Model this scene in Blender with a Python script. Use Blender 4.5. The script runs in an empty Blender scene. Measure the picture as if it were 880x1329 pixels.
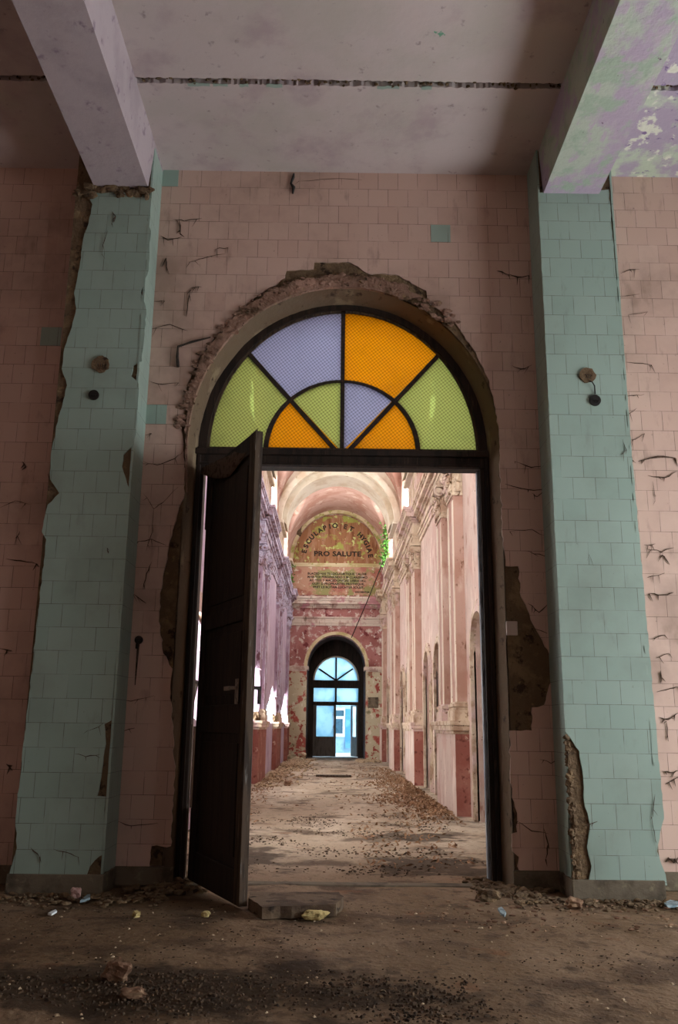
import bpy, bmesh, math, random
from mathutils import Vector, Matrix, noise, Quaternion
PI = math.pi
random.seed(7)
SC = bpy.context.scene
COL = SC.collection

# ------------------------------------------------------------------ camera
RI = Vector((0.99990895, -0.00779963, 0.01101125)); UP = Vector((-0.01256406, -0.24048859, 0.97057065)); FW = Vector((0.00492201, 0.97062063, 0.24056469))
EYE = Vector((0, 0, 1.0)); FPX = 1120.0
cd = bpy.data.cameras.new('camera'); cam = bpy.data.objects.new('camera', cd); COL.objects.link(cam)
m = Matrix((RI, UP, -FW)).transposed().to_4x4(); m.translation = EYE
cam.matrix_world = m
cd.sensor_fit = 'VERTICAL'; cd.sensor_height = 24; cd.lens = 24 * FPX / 1329; cd.clip_start = .05; cd.clip_end = 300
SC.camera = cam

def ray(px, py): return FW + RI * ((px - 440) / FPX) - UP * ((py - 664.5) / FPX)
def on_y(px, py, y): d = ray(px, py); return EYE + d * (y / d.y)
def on_z(px, py, z): d = ray(px, py); return EYE + d * ((z - 1.0) / d.z)
def xz(px, py, y): p = on_y(px, py, y); return (p.x, p.z)

# ------------------------------------------------------------------ helpers
def tag(o, label=None, cat=None, group=None, kind=None):
    if label: o['label'] = label
    if cat: o['category'] = cat
    if group: o['group'] = group
    if kind: o['kind'] = kind
    return o
def structure(o, label, cat): return tag(o, label, cat, None, 'structure')
def empty(name, loc=(0, 0, 0)):
    o = bpy.data.objects.new(name, None); COL.objects.link(o); o.location = loc; o.empty_display_size = .1; return o
def link(name, me, mat=None, parent=None, smooth=False):
    o = bpy.data.objects.new(name, me); COL.objects.link(o)
    if mat: me.materials.clear(); me.materials.append(mat)
    if parent:
        o.parent = parent
        if parent.type == 'EMPTY' or True:
            o.matrix_parent_inverse = Matrix.Identity(4)
            off = Vector(parent.location)
            pp = parent.parent
            while pp: off += Vector(pp.location); pp = pp.parent
            if off.length > 0: me.transform(Matrix.Translation(-off))
    if smooth:
        for p in me.polygons: p.use_smooth = True
    return o
def obj(name, bm, mat, parent=None, smooth=False, bevel=0):
    bmesh.ops.recalc_face_normals(bm, faces=bm.faces)
    me = bpy.data.meshes.new(name); bm.to_mesh(me); bm.free()
    o = link(name, me, mat, parent, smooth)
    if bevel:
        b = o.modifiers.new('bevel', 'BEVEL'); b.width = bevel; b.segments = 2; b.limit_method = 'ANGLE'
    return o
def box(bm, x0, x1, y0, y1, z0, z1):
    v = [bm.verts.new((x, y, z)) for x in (x0, x1) for y in (y0, y1) for z in (z0, z1)]
    for f in ((0, 1, 3, 2), (4, 6, 7, 5), (0, 4, 5, 1), (2, 3, 7, 6), (0, 2, 6, 4), (1, 5, 7, 3)): bm.faces.new([v[i] for i in f])
def boxes(*bs):
    bm = bmesh.new()
    for b in bs: box(bm, *b)
    return bm
def plate_mesh(loops, plane, lo, hi, name='plate'):
    """outer loop plus holes (even-odd), filled and given thickness lo..hi along the axis across the plane"""
    cu = bpy.data.curves.new(name, 'CURVE'); cu.dimensions = '2D'; cu.fill_mode = 'BOTH'; cu.extrude = abs(hi - lo) / 2
    for lp in loops:
        s = cu.splines.new('POLY'); s.points.add(len(lp) - 1); s.use_cyclic_u = True
        for p, q in zip(s.points, lp): p.co = (q[0], q[1], 0, 1)
    t = bpy.data.objects.new('tmp', cu); COL.objects.link(t)
    me = bpy.data.meshes.new_from_object(t.evaluated_get(bpy.context.evaluated_depsgraph_get()))
    bpy.data.objects.remove(t); bpy.data.curves.remove(cu)
    c = (lo + hi) / 2
    if plane == 'xz': M = Matrix(((1, 0, 0, 0), (0, 0, 1, c), (0, 1, 0, 0), (0, 0, 0, 1)))
    elif plane == 'yz': M = Matrix(((0, 0, 1, c), (1, 0, 0, 0), (0, 1, 0, 0), (0, 0, 0, 1)))
    else: M = Matrix(((1, 0, 0, 0), (0, 1, 0, 0), (0, 0, 1, c), (0, 0, 0, 1)))
    me.transform(M)
    for p in me.polygons: p.use_smooth = False
    bm = bmesh.new(); bm.from_mesh(me); bmesh.ops.remove_doubles(bm, verts=bm.verts, dist=1e-5); bmesh.ops.recalc_face_normals(bm, faces=bm.faces); bm.to_mesh(me); bm.free()
    return me
def plate(name, loops, plane, lo, hi, mat, parent=None): return link(name, plate_mesh(loops, plane, lo, hi, name), mat, parent)
def rag(pts, amp, step=.03, closed=True, rnd=None):
    rnd = rnd or random; out = []; n = len(pts)
    for i in range(n if closed else n - 1):
        a, b = Vector(pts[i]), Vector(pts[(i + 1) % n]); L = (b - a).length; k = max(1, int(L / step))
        for j in range(k):
            p = a.lerp(b, j / k)
            out.append((p.x + (rnd.uniform(-amp, amp) if j else 0), p.y + (rnd.uniform(-amp, amp) if j else 0)))
    if not closed: out.append(tuple(pts[-1]))
    return out
def rect(a0, b0, a1, b1): return [(a0, b0), (a1, b0), (a1, b1), (a0, b1)]
def arch(c, s, r, rz, z0, n=28):
    """door-shaped loop: half width r, springing s, rise rz, foot z0"""
    return [(c - r, z0)] + [(c - r * math.cos(PI * i / n), s + rz * math.sin(PI * i / n)) for i in range(n + 1)] + [(c + r, z0)]
def band(c, s, r0, r1, k0, k1, n=28, a0=0, a1=PI):
    a = [(c - r1 * math.cos(a0 + (a1 - a0) * i / n), s + k1 * math.sin(a0 + (a1 - a0) * i / n)) for i in range(n + 1)]
    b = [(c - r0 * math.cos(a0 + (a1 - a0) * i / n), s + k0 * math.sin(a0 + (a1 - a0) * i / n)) for i in range(n, -1, -1)]
    return a + b
def tube(bm, pts, r, n=6, taper=None):
    rings = []
    for i, p in enumerate(pts):
        p = Vector(p); a = Vector(pts[max(0, i - 1)]); b = Vector(pts[min(len(pts) - 1, i + 1)]); d = (b - a).normalized()
        u = d.orthogonal().normalized(); v = d.cross(u); rr = r * (taper[i] if taper else 1)
        rings.append([bm.verts.new(p + (u * math.cos(2 * PI * k / n) + v * math.sin(2 * PI * k / n)) * rr) for k in range(n)])
    for a, b in zip(rings, rings[1:]):
        for k in range(n): bm.faces.new((a[k], a[(k + 1) % n], b[(k + 1) % n], b[k]))
    bm.faces.new(rings[0][::-1]); bm.faces.new(rings[-1])
def disc(bm, c, axis, r, h, n=20, r2=None):
    """cylinder centred at c along axis"""
    q = Vector((0, 0, 1)).rotation_difference(Vector(axis)); M = Matrix.Translation(c) @ q.to_matrix().to_4x4()
    bmesh.ops.create_cone(bm, cap_ends=True, segments=n, radius1=r, radius2=r if r2 is None else r2, depth=h, matrix=M)
def rock(bm, c, s, sub=2, seed=0, rough=.25, rot=None):
    g = bmesh.ops.create_icosphere(bm, subdivisions=sub, radius=1)['verts']
    R = (rot or Quaternion((random.random(), random.random(), random.random(), random.random() + .1)).normalized()).to_matrix()
    for v in g:
        p = v.co.copy(); f = 1 + rough * noise.noise(p * 1.7 + Vector((seed, seed * 2.3, 1))) * 1.6
        q = Vector((max(-.78, min(.78, p.x)), max(-.8, min(.8, p.y)), max(-.75, min(.75, p.z)))) * f
        q = R @ q; v.co = Vector((q.x * s[0], q.y * s[1], q.z * s[2])) + Vector(c)

# ------------------------------------------------------------------ materials
def srgb(c):
    f = lambda u: u / 12.92 if u <= .04045 else ((u + .055) / 1.055) ** 2.4
    if isinstance(c, str): c = tuple(int(c[i:i + 2], 16) / 255 for i in (0, 2, 4))
    return tuple(f(u) for u in c) + (1,)
class N:
    def __init__(s, name):
        s.m = bpy.data.materials.new(name); s.m.use_nodes = True; s.t = s.m.node_tree; s.t.nodes.clear()
        s.out = s.n('ShaderNodeOutputMaterial')
    def n(s, ty, **kw):
        x = s.t.nodes.new(ty)
        for k, v in kw.items():
            if k in x.inputs.keys(): x.inputs[k].default_value = v
            else: setattr(x, k, v)
        return x
    def l(s, a, b): s.t.links.new(a, b)
    def pos(s, scale=(1, 1, 1), off=(0, 0, 0)):
        g = s.n('ShaderNodeNewGeometry'); mp = s.n('ShaderNodeMapping'); s.l(g.outputs['Position'], mp.inputs['Vector'])
        mp.inputs['Scale'].default_value = scale; mp.inputs['Location'].default_value = off; return mp.outputs['Vector']
    def noise(s, scale, seed=0, stretch=(1, 1, 1), detail=6, rough=.6):
        x = s.n('ShaderNodeTexNoise'); x.inputs['Scale'].default_value = scale; x.inputs['Detail'].default_value = detail; x.inputs['Roughness'].default_value = rough
        s.l(s.pos(stretch, (seed * 3.1, seed * 1.7, seed * 2.3)), x.inputs['Vector']); return x.outputs['Fac']
    def step(s, v, lo, hi):
        r = s.n('ShaderNodeMapRange'); r.clamp = True; r.interpolation_type = 'SMOOTHSTEP'
        s.l(v, r.inputs['Value']); r.inputs['From Min'].default_value = lo; r.inputs['From Max'].default_value = hi; return r.outputs['Result']
    def mix(s, f, a, b, mode='MIX'):
        x = s.n('ShaderNodeMix'); x.data_type = 'RGBA'; x.blend_type = mode
        for i, v in ((0, f), (6, a), (7, b)):
            if isinstance(v, (float, int)): x.inputs[i].default_value = v
            elif isinstance(v, tuple): x.inputs[i].default_value = v
            else: s.l(v, x.inputs[i])
        return x.outputs[2]
    def mul(s, a, b):
        x = s.n('ShaderNodeMath', operation='MULTIPLY')
        for i, v in ((0, a), (1, b)):
            if isinstance(v, (float, int)): x.inputs[i].default_value = v
            else: s.l(v, x.inputs[i])
        return x.outputs[0]
    def bsdf(s, col, rough=.8, height=None, bump=.3, dist=.01, spec=.3, metal=0):
        b = s.n('ShaderNodeBsdfPrincipled'); b.inputs['Roughness'].default_value = rough; b.inputs['Specular IOR Level'].default_value = spec; b.inputs['Metallic'].default_value = metal
        if isinstance(col, tuple): b.inputs['Base Color'].default_value = col
        else: s.l(col, b.inputs['Base Color'])
        if height is not None:
            u = s.n('ShaderNodeBump'); u.inputs['Strength'].default_value = bump; u.inputs['Distance'].default_value = dist
            s.l(height, u.inputs['Height']); s.l(u.outputs['Normal'], b.inputs['Normal'])
        s.l(b.outputs[0], s.out.inputs[0]); return s.m
def paint(name, base, layers=(), rough=.85, bump=.4, bscale=14, dist=.01, spec=.2):
    """layers: (colour, noise scale, lo, hi, seed, stretch)"""
    k = N(name); c = srgb(base)
    for L in layers:
        col, sc, lo, hi, seed = L[:5]; st = L[5] if len(L) > 5 else (1, 1, 1)
        c = k.mix(k.step(k.noise(sc, seed, st), lo, hi), c, srgb(col))
    return k.bsdf(c, rough, k.noise(bscale, 9), bump, dist, spec)
def tilemat(name, a, b, axis, grout='4a3a30', dirt='5a4636', amount=.5, odd=None):
    k = N(name); g = k.n('ShaderNodeNewGeometry'); sp = k.n('ShaderNodeSeparateXYZ'); k.l(g.outputs['Position'], sp.inputs[0])
    sub = k.n('ShaderNodeMath', operation='SUBTRACT'); k.l(sp.outputs['Z'], sub.inputs[0]); sub.inputs[1].default_value = .1
    cb = k.n('ShaderNodeCombineXYZ'); k.l(sp.outputs['X' if axis == 'x' else 'Y'], cb.inputs[0]); k.l(sub.outputs[0], cb.inputs[1])
    # slight wobble so the courses are hand laid
    br = k.n('ShaderNodeTexBrick'); br.offset = .5; k.l(cb.outputs[0], br.inputs['Vector'])
    for n_, v in (('Scale', 1), ('Brick Width', .153), ('Row Height', .15), ('Mortar Size', .0016), ('Mortar Smooth', .3), ('Bias', -.2)): br.inputs[n_].default_value = v
    br.inputs['Color1'].default_value = srgb(a); br.inputs['Color2'].default_value = srgb(b); br.inputs['Mortar'].default_value = srgb(grout)
    faint = k.step(k.noise(2.3, 5), .35, .6)
    vis = k.mul(br.outputs['Fac'], k.step(k.noise(5, 8), .30, .62))
    c = k.mix(vis, br.outputs['Color'], srgb(grout))
    br2 = k.mix(br.outputs['Fac'], br.outputs['Color'], srgb(a)); c = k.mix(vis, br2, srgb(grout))
    c = k.mix(k.mul(k.step(k.noise(1.1, 1), .45, .75), amount), c, srgb(dirt))
    c = k.mix(k.mul(k.step(k.noise(9, 2, (1, 1, .35)), .58, .74), amount * .6), c, srgb(dirt))
    c = k.mix(k.mul(k.step(k.noise(40, 3), .66, .75), .5), c, srgb('3a2c22'))
    inv = k.n('ShaderNodeMath', operation='SUBTRACT'); inv.inputs[0].default_value = 1; k.l(br.outputs['Fac'], inv.inputs[1])
    return k.bsdf(c, .42, inv.outputs[0], .35, .002, .4)

M = {}
M['pink_tile'] = tilemat('pink_tile', 'c6aa9c', 'bea092', 'x')
M['teal_tile'] = tilemat('teal_tile', '94a99e', '8ca398', 'x', '4c4a3e', '56554a', .35)
M['teal_tile_side'] = tilemat('teal_tile_side', '94a99e', '8ca398', 'y', '4c4a3e', '56554a', .3)
M['mortar'] = paint('mortar', '675642', [('7e6a50', 6, .5, .62, 1), ('3a2e24', 11, .55, .66, 2), ('85714f', 21, .62, .7, 3)], .95, 1, 18, .03)
M['render_coat'] = paint('render_coat', '85695a', [('a08070', 3, .48, .6, 1), ('5c4838', 6, .52, .64, 2), ('9a8462', 11, .62, .7, 3), ('3c2e24', 16, .6, .68, 4)], .95, 1, 18, .03)
M['plaster_edge'] = paint('plaster_edge', 'b7a488', [('6e5b44', 20, .5, .62, 1)], .95, 1, 30, .01)
M['cement'] = paint('cement', '6b6253', [('4a4338', 5, .45, .65, 1), ('7f7660', 14, .55, .7, 2)], .9, .6, 25, .008)
M['reveal'] = paint('reveal_plaster', '6c5c4a', [('6a5846', 3, .48, .6, 1), ('84745c', 5, .58, .68, 2, (1, 1, .4)), ('42342a', 9, .6, .7, 3)], .95, .7, 14, .012)
M['slab'] = paint('dirty_concrete', '6a5a48', [('4a3c30', 5, .45, .62, 1), ('332a22', 12, .55, .66, 2)], .95, .9, 22, .012)
M['ceiling'] = paint('ceiling', 'c2b6b4', [('b8b0aa', 1.1, .45, .65, 1), ('b0a0a2', 2.3, .5, .7, 2), ('9a8c8c', 14, .62, .75, 3), ('6b9a80', 3.1, .72, .735, 6)], .9, .35, 20, .006)
M['beam_left'] = paint('beam_left', 'b0a4a8', [('a4989c', 2.5, .45, .65, 1), ('8c7d88', 9, .58, .7, 2), ('7fa08a', 2.7, .71, .73, 4)], .9, .5, 22, .008)
M['beam_right'] = paint('beam_right', 'adb8aa', [('ab9fb0', 2.1, .47, .57, 4, (1.5, 1, 1)), ('b0a6b2', 8, .54, .63, 3, (1.6, .5, 1)), ('9cae9c', 5, .52, .64, 7), ('6a5468', 19, .68, .72, 2)], .9, .8, 22, .01)
M['ceiling_right'] = paint('ceiling_right', 'b6c4b0', [('a79cae', 2.2, .42, .52, 8), ('d4d8c8', 6, .56, .62, 3), ('7c6a90', 13, .6, .68, 5)], .9, .8, 18, .01)
M['wood'] = paint('dark_wood', '2c211a', [('1c1511', 3, .45, .6, 1, (6, 6, .5)), ('4a3a2c', 9, .6, .72, 2, (8, 8, .6))], .7, .5, 60, .003, .3)
M['wood_worn'] = paint('worn_wood', '4a3c2e', [('2c221a', 5, .45, .6, 1, (6, 6, .5)), ('77756f', 11, .6, .7, 2, (6, 6, .5))], .75, .5, 60, .003, .3)
M['iron'] = paint('iron', '241c16', [('3e2c20', 30, .5, .6, 1)], .7, .3, 60, .002, .4)
M['black'] = paint('black_plastic', '15120f', [('2b2520', 20, .5, .7, 1)], .6, .2, 60, .002, .4)
M['grey_edge'] = paint('grey_edge', '8f9aa4', [('5c6168', 14, .5, .6, 1, (3, 3, .5))], .6, .2, 60, .002, .4)
M['steel'] = paint('steel', '8a7d70', [('5c5048', 30, .5, .6, 1)], .45, .2, 60, .001, .5)
PK = 'c6b2a6'
M['hall_pink'] = paint('hall_pink', PK, [('bfa094', 1.6, .45, .65, 1), ('dac8bc', 3, .52, .66, 2, (1, 1, .4)), ('9c7464', 7, .60, .70, 3, (1, 1, .4)), ('5a3c30', 19, .66, .70, 4)], .85, .5, 12, .01)
M['hall_pink_cool_light'] = paint('hall_pink_cool_light', 'b8a6ba', [('a894aa', 1.6, .45, .65, 1), ('cfc0cc', 3, .52, .66, 2, (1, 1, .4)), ('7c4a50', 10, .63, .70, 3, (1, 1, .4)), ('4a3434', 17, .66, .71, 4)], .85, .6, 12, .012)  # hall pink turned lilac: cool light on the left side put into colour
M['shaft_shaded_pink'] = paint('shaft_shaded_pink', 'b8988a', [('a98474', 1.6, .45, .62, 1), ('c8b0a2', 3, .54, .66, 2, (1, 1, .4)), ('7c5a48', 11, .60, .70, 3, (1, 1, .5)), ('5a3c30', 22, .66, .74, 4)], .85, .6, 12, .012)  # darker, browner hall pink; shade of the shaft sides put into colour
M['shaft_left'] = paint('shaft_pink_cool_light', 'a48fa2', [('927888', 1.6, .45, .62, 1), ('bcaebc', 3, .54, .66, 2, (1, 1, .4)), ('6a4650', 8, .58, .66, 3, (1, 1, .35)), ('4a3434', 13, .64, .7, 4)], .85, .6, 12, .012)  # lilac copy of the shaft pink with the cool light painted in
M['fillet'] = paint('fillet_lit_cream', 'ddd2c0', [('c6b4a0', 5, .5, .64, 1, (1, 1, .4)), ('8a705c', 18, .64, .7, 2)], .85, .4, 12, .01)  # cream brightened to imitate light falling on the shaft fronts
M['hall_red'] = paint('hall_red', '8c564c', [('9c6a5e', 2.2, .45, .6, 1), ('c0a090', 5, .62, .68, 2), ('6b3c34', 10, .56, .66, 3), ('a09878', 3.1, .66, .72, 4)], .85, .5, 12, .01)
M['cream'] = paint('cream_stucco', 'cdbda6', [('a88e78', 4, .44, .62, 1), ('cbb3ac', 2, .5, .62, 4), ('7c6450', 12, .60, .68, 2), ('544232', 24, .66, .72, 3)], .9, 1, 16, .02)
M['cream_left'] = paint('cream_cool_light', 'c2bccf', [('9c8690', 4, .46, .6, 1), ('7a5c58', 9, .56, .66, 2), ('544242', 24, .66, .72, 3)], .9, 1, 16, .02)  # cream stucco shifted to lilac to carry the cool light on the left
M['rib'] = paint('rib_plaster', 'd5ccba', [('c4b49c', 2, .45, .65, 1), ('a89876', 7, .62, .75, 2)], .85, .4, 12, .01)
M['vault'] = paint('vault_plaster', 'b08e80', [('a07868', 1.7, .45, .6, 1), ('bea494', 2.6, .54, .64, 2), ('8c6350', 6, .60, .72, 3)], .85, .4, 10, .01)
M['far_pink'] = paint('far_pink', 'a87470', [('94605a', 1.7, .45, .6, 1), ('c9b8ac', 3.2, .53, .62, 2), ('d8d2c8', 7, .57, .66, 3), ('74383a', 5, .57, .66, 5)], .85, .6, 12, .012)
M['far_pier'] = paint('far_pier', 'b9b096', [('a2574c', 1.9, .55, .60, 6), ('93473e', 4.6, .58, .60, 2), ('cfc8b4', 5, .58, .64, 3), ('7a7458', 3.3, .6, .7, 5)], .85, .8, 12, .012)
M['far_stone'] = paint('far_stone', 'cabcae', [('a98f84', 3, .5, .6, 1), ('7f6a5c', 5, .6, .68, 2, (2, 1, .3)), ('b6868a', 2, .55, .62, 3)], .9, .7, 12, .012)
M['lunette'] = paint('lunette_plaster', '9b6f50', [('ab8468', 2.2, .5, .62, 1, (2, 1, .5)), ('7c5238', 4, .54, .64, 2, (2, 1, .3)), ('c6a68c', 7, .64, .7, 3), ('a0a456', 2.3, .54, .60, 11), ('c0c882', 5.5, .60, .635, 5), ('4e4c2c', 9, .64, .7, 6)], .9, .7, 12, .012)
M['tablet'] = paint('tablet_plaster', 'b28c76', [('a0695c', 2.2, .5, .62, 1), ('8e8a5c', 2.3, .52, .6, 11), ('c8bca8', 8, .58, .63, 3), ('6e5a44', 10, .62, .7, 2)], .9, .7, 12, .012)
M['archivolt'] = paint('archivolt', 'cdbf9c', [('b6a878', 2, .5, .6, 1), ('9c9a5a', 2.3, .54, .62, 11), ('8a7452', 9, .6, .7, 2)], .85, .5, 12, .01)
M['letters'] = paint('letters', '2b2620', [('4a3c30', 18, .5, .6, 2)], .8, .1, 20, .002)
M['vault_dark'] = paint('brown_vault', '3c2620', [('5a3a30', 4, .5, .6, 1), ('241612', 7, .5, .62, 2)], .8, .4, 12, .01)  # dark brown plaster broken by browner and darker patches
M['door_grey'] = paint('grey_door', '5f5a54', [('4c4742', 6, .5, .6, 1, (4, 4, .5))], .6, .2, 30, .003)
M['blue_wall'] = paint('blue_wall', '4f8fd0', [('68a2da', 2, .5, .6, 1)], .8, .1)
M['pale_wall'] = paint('pale_wall', '9cbccb', [('88aabc', 2, .5, .6, 1)], .8, .2)
M['white_paint'] = paint('white_paint', 'dfe6e8', [('c4ced4', 4, .5, .6, 1)], .6, .1)
M['slate'] = paint('dark_glass', '486878', [('3c5868', 4, .5, .6, 1)], .3, .1)
M['brown_leaf'] = paint('brown_leaf', '8a6c52', [('a5866a', 30, .5, .6, 1), ('5a4230', 20, .55, .65, 2)], .9, .3)
M['dirt'] = paint('dirt_clods', '43362a', [('5f4d3a', 20, .5, .62, 1), ('2a2119', 14, .55, .6, 2)], .95, .6, 40)
M['brick'] = paint('brick_lump', '6e5442', [('9a8066', 8, .5, .62, 1), ('54402f', 14, .55, .65, 2)], .95, .8, 30, .01)
M['pink_chip'] = paint('pink_chip', 'b09088', [('8a6c60', 30, .5, .6, 1)], .8, .3)
M['blue_chip'] = paint('blue_chip', '8fa4aa', [('5c7078', 30, .5, .6, 1)], .5, .2)
M['foam'] = paint('yellow_foam', 'bfae78', [('8c7c50', 40, .5, .6, 1)], .9, .8, 60, .01)
M['web'] = paint('sooty_web', '54443a', [('3a2c22', 30, .5, .6, 1)], .95, .3)
M['ivy'] = paint('ivy_leaf', '4c7e34', [('74a848', 12, .5, .6, 1)], .6, .2)
M['white_plastic'] = paint('white_plastic', 'b5a69c', [], .4, .1)

def floor_mat():
    k = N('floor_dirt'); sp = k.n('ShaderNodeSeparateXYZ'); k.l(k.pos(), sp.inputs[0])
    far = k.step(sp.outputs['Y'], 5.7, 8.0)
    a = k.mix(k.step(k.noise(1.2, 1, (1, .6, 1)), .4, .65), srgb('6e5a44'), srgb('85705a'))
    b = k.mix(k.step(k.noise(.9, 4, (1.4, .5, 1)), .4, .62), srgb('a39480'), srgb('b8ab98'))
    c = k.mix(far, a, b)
    c = k.mix(k.mul(k.step(k.noise(2.1, 2, (1, 1, 1)), .5, .66), .75), c, srgb('45362a'))
    c = k.mix(k.mul(k.step(k.noise(7, 3), .54, .68), .6), c, srgb('3a2d22'))
    c = k.mix(k.mul(k.step(k.noise(26, 5), .58, .68), .65), c, srgb('2c221a'))
    c = k.mix(k.mul(k.step(k.noise(34, 6), .64, .70), .6), c, srgb('a3917a'))
    c = k.mix(k.mul(k.step(k.noise(3.3, 7), .6, .7), .4), c, srgb('7c4f30'))
    # damp black earth tracked across the left foreground and past the threshold
    for (ox, oy, rx_, ry_, sd) in ((-.75, 3.75, 1.35, .42, 21), (.75, 6.9, .55, .5, 22), (-.75, 7.2, .4, .8, 23), (.85, 8.6, .5, .35, 24)):
        g = k.n('ShaderNodeVectorMath', operation='LENGTH'); k.l(k.pos((1 / rx_, 1 / ry_, 0), (-ox / rx_, -oy / ry_, 0)), g.inputs[0])
        ad = k.n('ShaderNodeMath', operation='MULTIPLY_ADD'); k.l(k.noise(3.5, sd), ad.inputs[0]); ad.inputs[1].default_value = -2.4; k.l(g.outputs['Value'], ad.inputs[2])
        c = k.mix(k.mul(k.step(ad.outputs[0], -.15, -.55), .8), c, srgb('33291f'))
    return k.bsdf(c, .9, k.noise(22, 8), .8, .02, .15)
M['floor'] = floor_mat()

def glassmat(name, col, trans=.2, nscale=.034):
    """cathedral glass pressed with a small diamond grid"""
    k = N(name); c = srgb(col)
    mp = k.pos(); rot = k.n('ShaderNodeMapping'); rot.inputs['Rotation'].default_value = (0, math.radians(38), 0); k.l(mp, rot.inputs['Vector'])
    sp = k.n('ShaderNodeSeparateXYZ'); k.l(rot.outputs[0], sp.inputs[0])
    hs = []
    for ax in ('X', 'Z'):
        mm = k.n('ShaderNodeMath', operation='MULTIPLY'); k.l(sp.outputs[ax], mm.inputs[0]); mm.inputs[1].default_value = PI / nscale * 1.6
        s_ = k.n('ShaderNodeMath', operation='SINE'); k.l(mm.outputs[0], s_.inputs[0]); a_ = k.n('ShaderNodeMath', operation='ABSOLUTE'); k.l(s_.outputs[0], a_.inputs[0]); hs.append(a_.outputs[0])
    h = k.mul(hs[0], hs[1])
    tint = k.mix(k.step(h, 0, .35), tuple(v * .42 for v in c[:3]) + (1,), c)
    tint = k.mix(k.mul(k.step(k.noise(5, 2), .5, .75), .3), tint, tuple(v * .55 for v in c[:3]) + (1,))
    tl = k.n('ShaderNodeBsdfTranslucent'); k.l(tint, tl.inputs[0])
    tr = k.n('ShaderNodeBsdfTransparent'); k.l(tint, tr.inputs[0])
    m1 = k.n('ShaderNodeMixShader'); m1.inputs[0].default_value = trans; k.l(tl.outputs[0], m1.inputs[1]); k.l(tr.outputs[0], m1.inputs[2])
    gl = k.n('ShaderNodeBsdfGlossy'); gl.inputs['Roughness'].default_value = .25; gl.inputs[0].default_value = (.8, .8, .8, 1)
    bu = k.n('ShaderNodeBump'); bu.inputs['Distance'].default_value = .004; bu.inputs['Strength'].default_value = .6; k.l(h, bu.inputs['Height']); k.l(bu.outputs[0], gl.inputs['Normal'])
    m2 = k.n('ShaderNodeMixShader'); m2.inputs[0].default_value = .05; k.l(m1.outputs[0], m2.inputs[1]); k.l(gl.outputs[0], m2.inputs[2])
    k.l(m2.outputs[0], k.out.inputs[0]); return k.m
M['g_green'] = glassmat('green_glass', 'dcecb0'); M['g_blue'] = glassmat('violet_blue_glass', 'd2dcf4'); M['g_orange'] = glassmat('orange_glass', 'ffd428', .25)

def frosted():
    k = N('frosted_pale_glass'); c = k.mix(k.step(k.noise(2.5, 2), .45, .65), srgb('cfe2e8'), srgb('b8d2dc'))
    tl = k.n('ShaderNodeBsdfTranslucent'); k.l(c, tl.inputs[0]); tr = k.n('ShaderNodeBsdfTransparent'); k.l(c, tr.inputs[0])
    m1 = k.n('ShaderNodeMixShader'); m1.inputs[0].default_value = .3; k.l(tl.outputs[0], m1.inputs[1]); k.l(tr.outputs[0], m1.inputs[2])
    gl = k.n('ShaderNodeBsdfGlossy'); gl.inputs['Roughness'].default_value = .1; m2 = k.n('ShaderNodeMixShader'); m2.inputs[0].default_value = .06
    k.l(m1.outputs[0], m2.inputs[1]); k.l(gl.outputs[0], m2.inputs[2]); k.l(m2.outputs[0], k.out.inputs[0]); return k.m
M['g_pale'] = frosted()

# ------------------------------------------------------------------ world
w = bpy.data.worlds.new('overcast_sky'); SC.world = w; w.use_nodes = True; nt = w.node_tree; nt.nodes.clear()
wo = nt.nodes.new('ShaderNodeOutputWorld'); bg = nt.nodes.new('ShaderNodeBackground'); tc = nt.nodes.new('ShaderNodeTexCoord'); sx = nt.nodes.new('ShaderNodeSeparateXYZ')
cr = nt.nodes.new('ShaderNodeValToRGB'); mr = nt.nodes.new('ShaderNodeMapRange')
nt.links.new(tc.outputs['Generated'], sx.inputs[0]); nt.links.new(sx.outputs['X'], mr.inputs['Value']); mr.inputs['From Min'].default_value = -1; mr.inputs['From Max'].default_value = 1
nt.links.new(mr.outputs[0], cr.inputs[0])
cr.color_ramp.elements[0].color = (1.0, .97, .92, 1); cr.color_ramp.elements[1].color = (.93, .96, 1.0, 1)
nt.links.new(cr.outputs[0], bg.inputs[0]); bg.inputs[1].default_value = 6.5; nt.links.new(bg.outputs[0], wo.inputs[0])

def portal(name, loc, target, sx_, sy_):
    l = bpy.data.lights.new(name, 'AREA'); l.shape = 'RECTANGLE'; l.size = sx_; l.size_y = sy_; l.cycles.is_portal = True
    o = bpy.data.objects.new(name, l); COL.objects.link(o); o.location = loc
    o.rotation_euler = (Vector(target) - Vector(loc)).to_track_quat('-Z', 'Z').to_euler(); return o

# ------------------------------------------------------------------ dimensions
YW = 5.92; YB = 6.36; YP = 5.60; HC = 5.195; HB = 4.83
RX0, RX1 = -4.6, 5.2            # front room side walls
RY0 = -3.4
DC = .055                        # centre of the door arch
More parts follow.
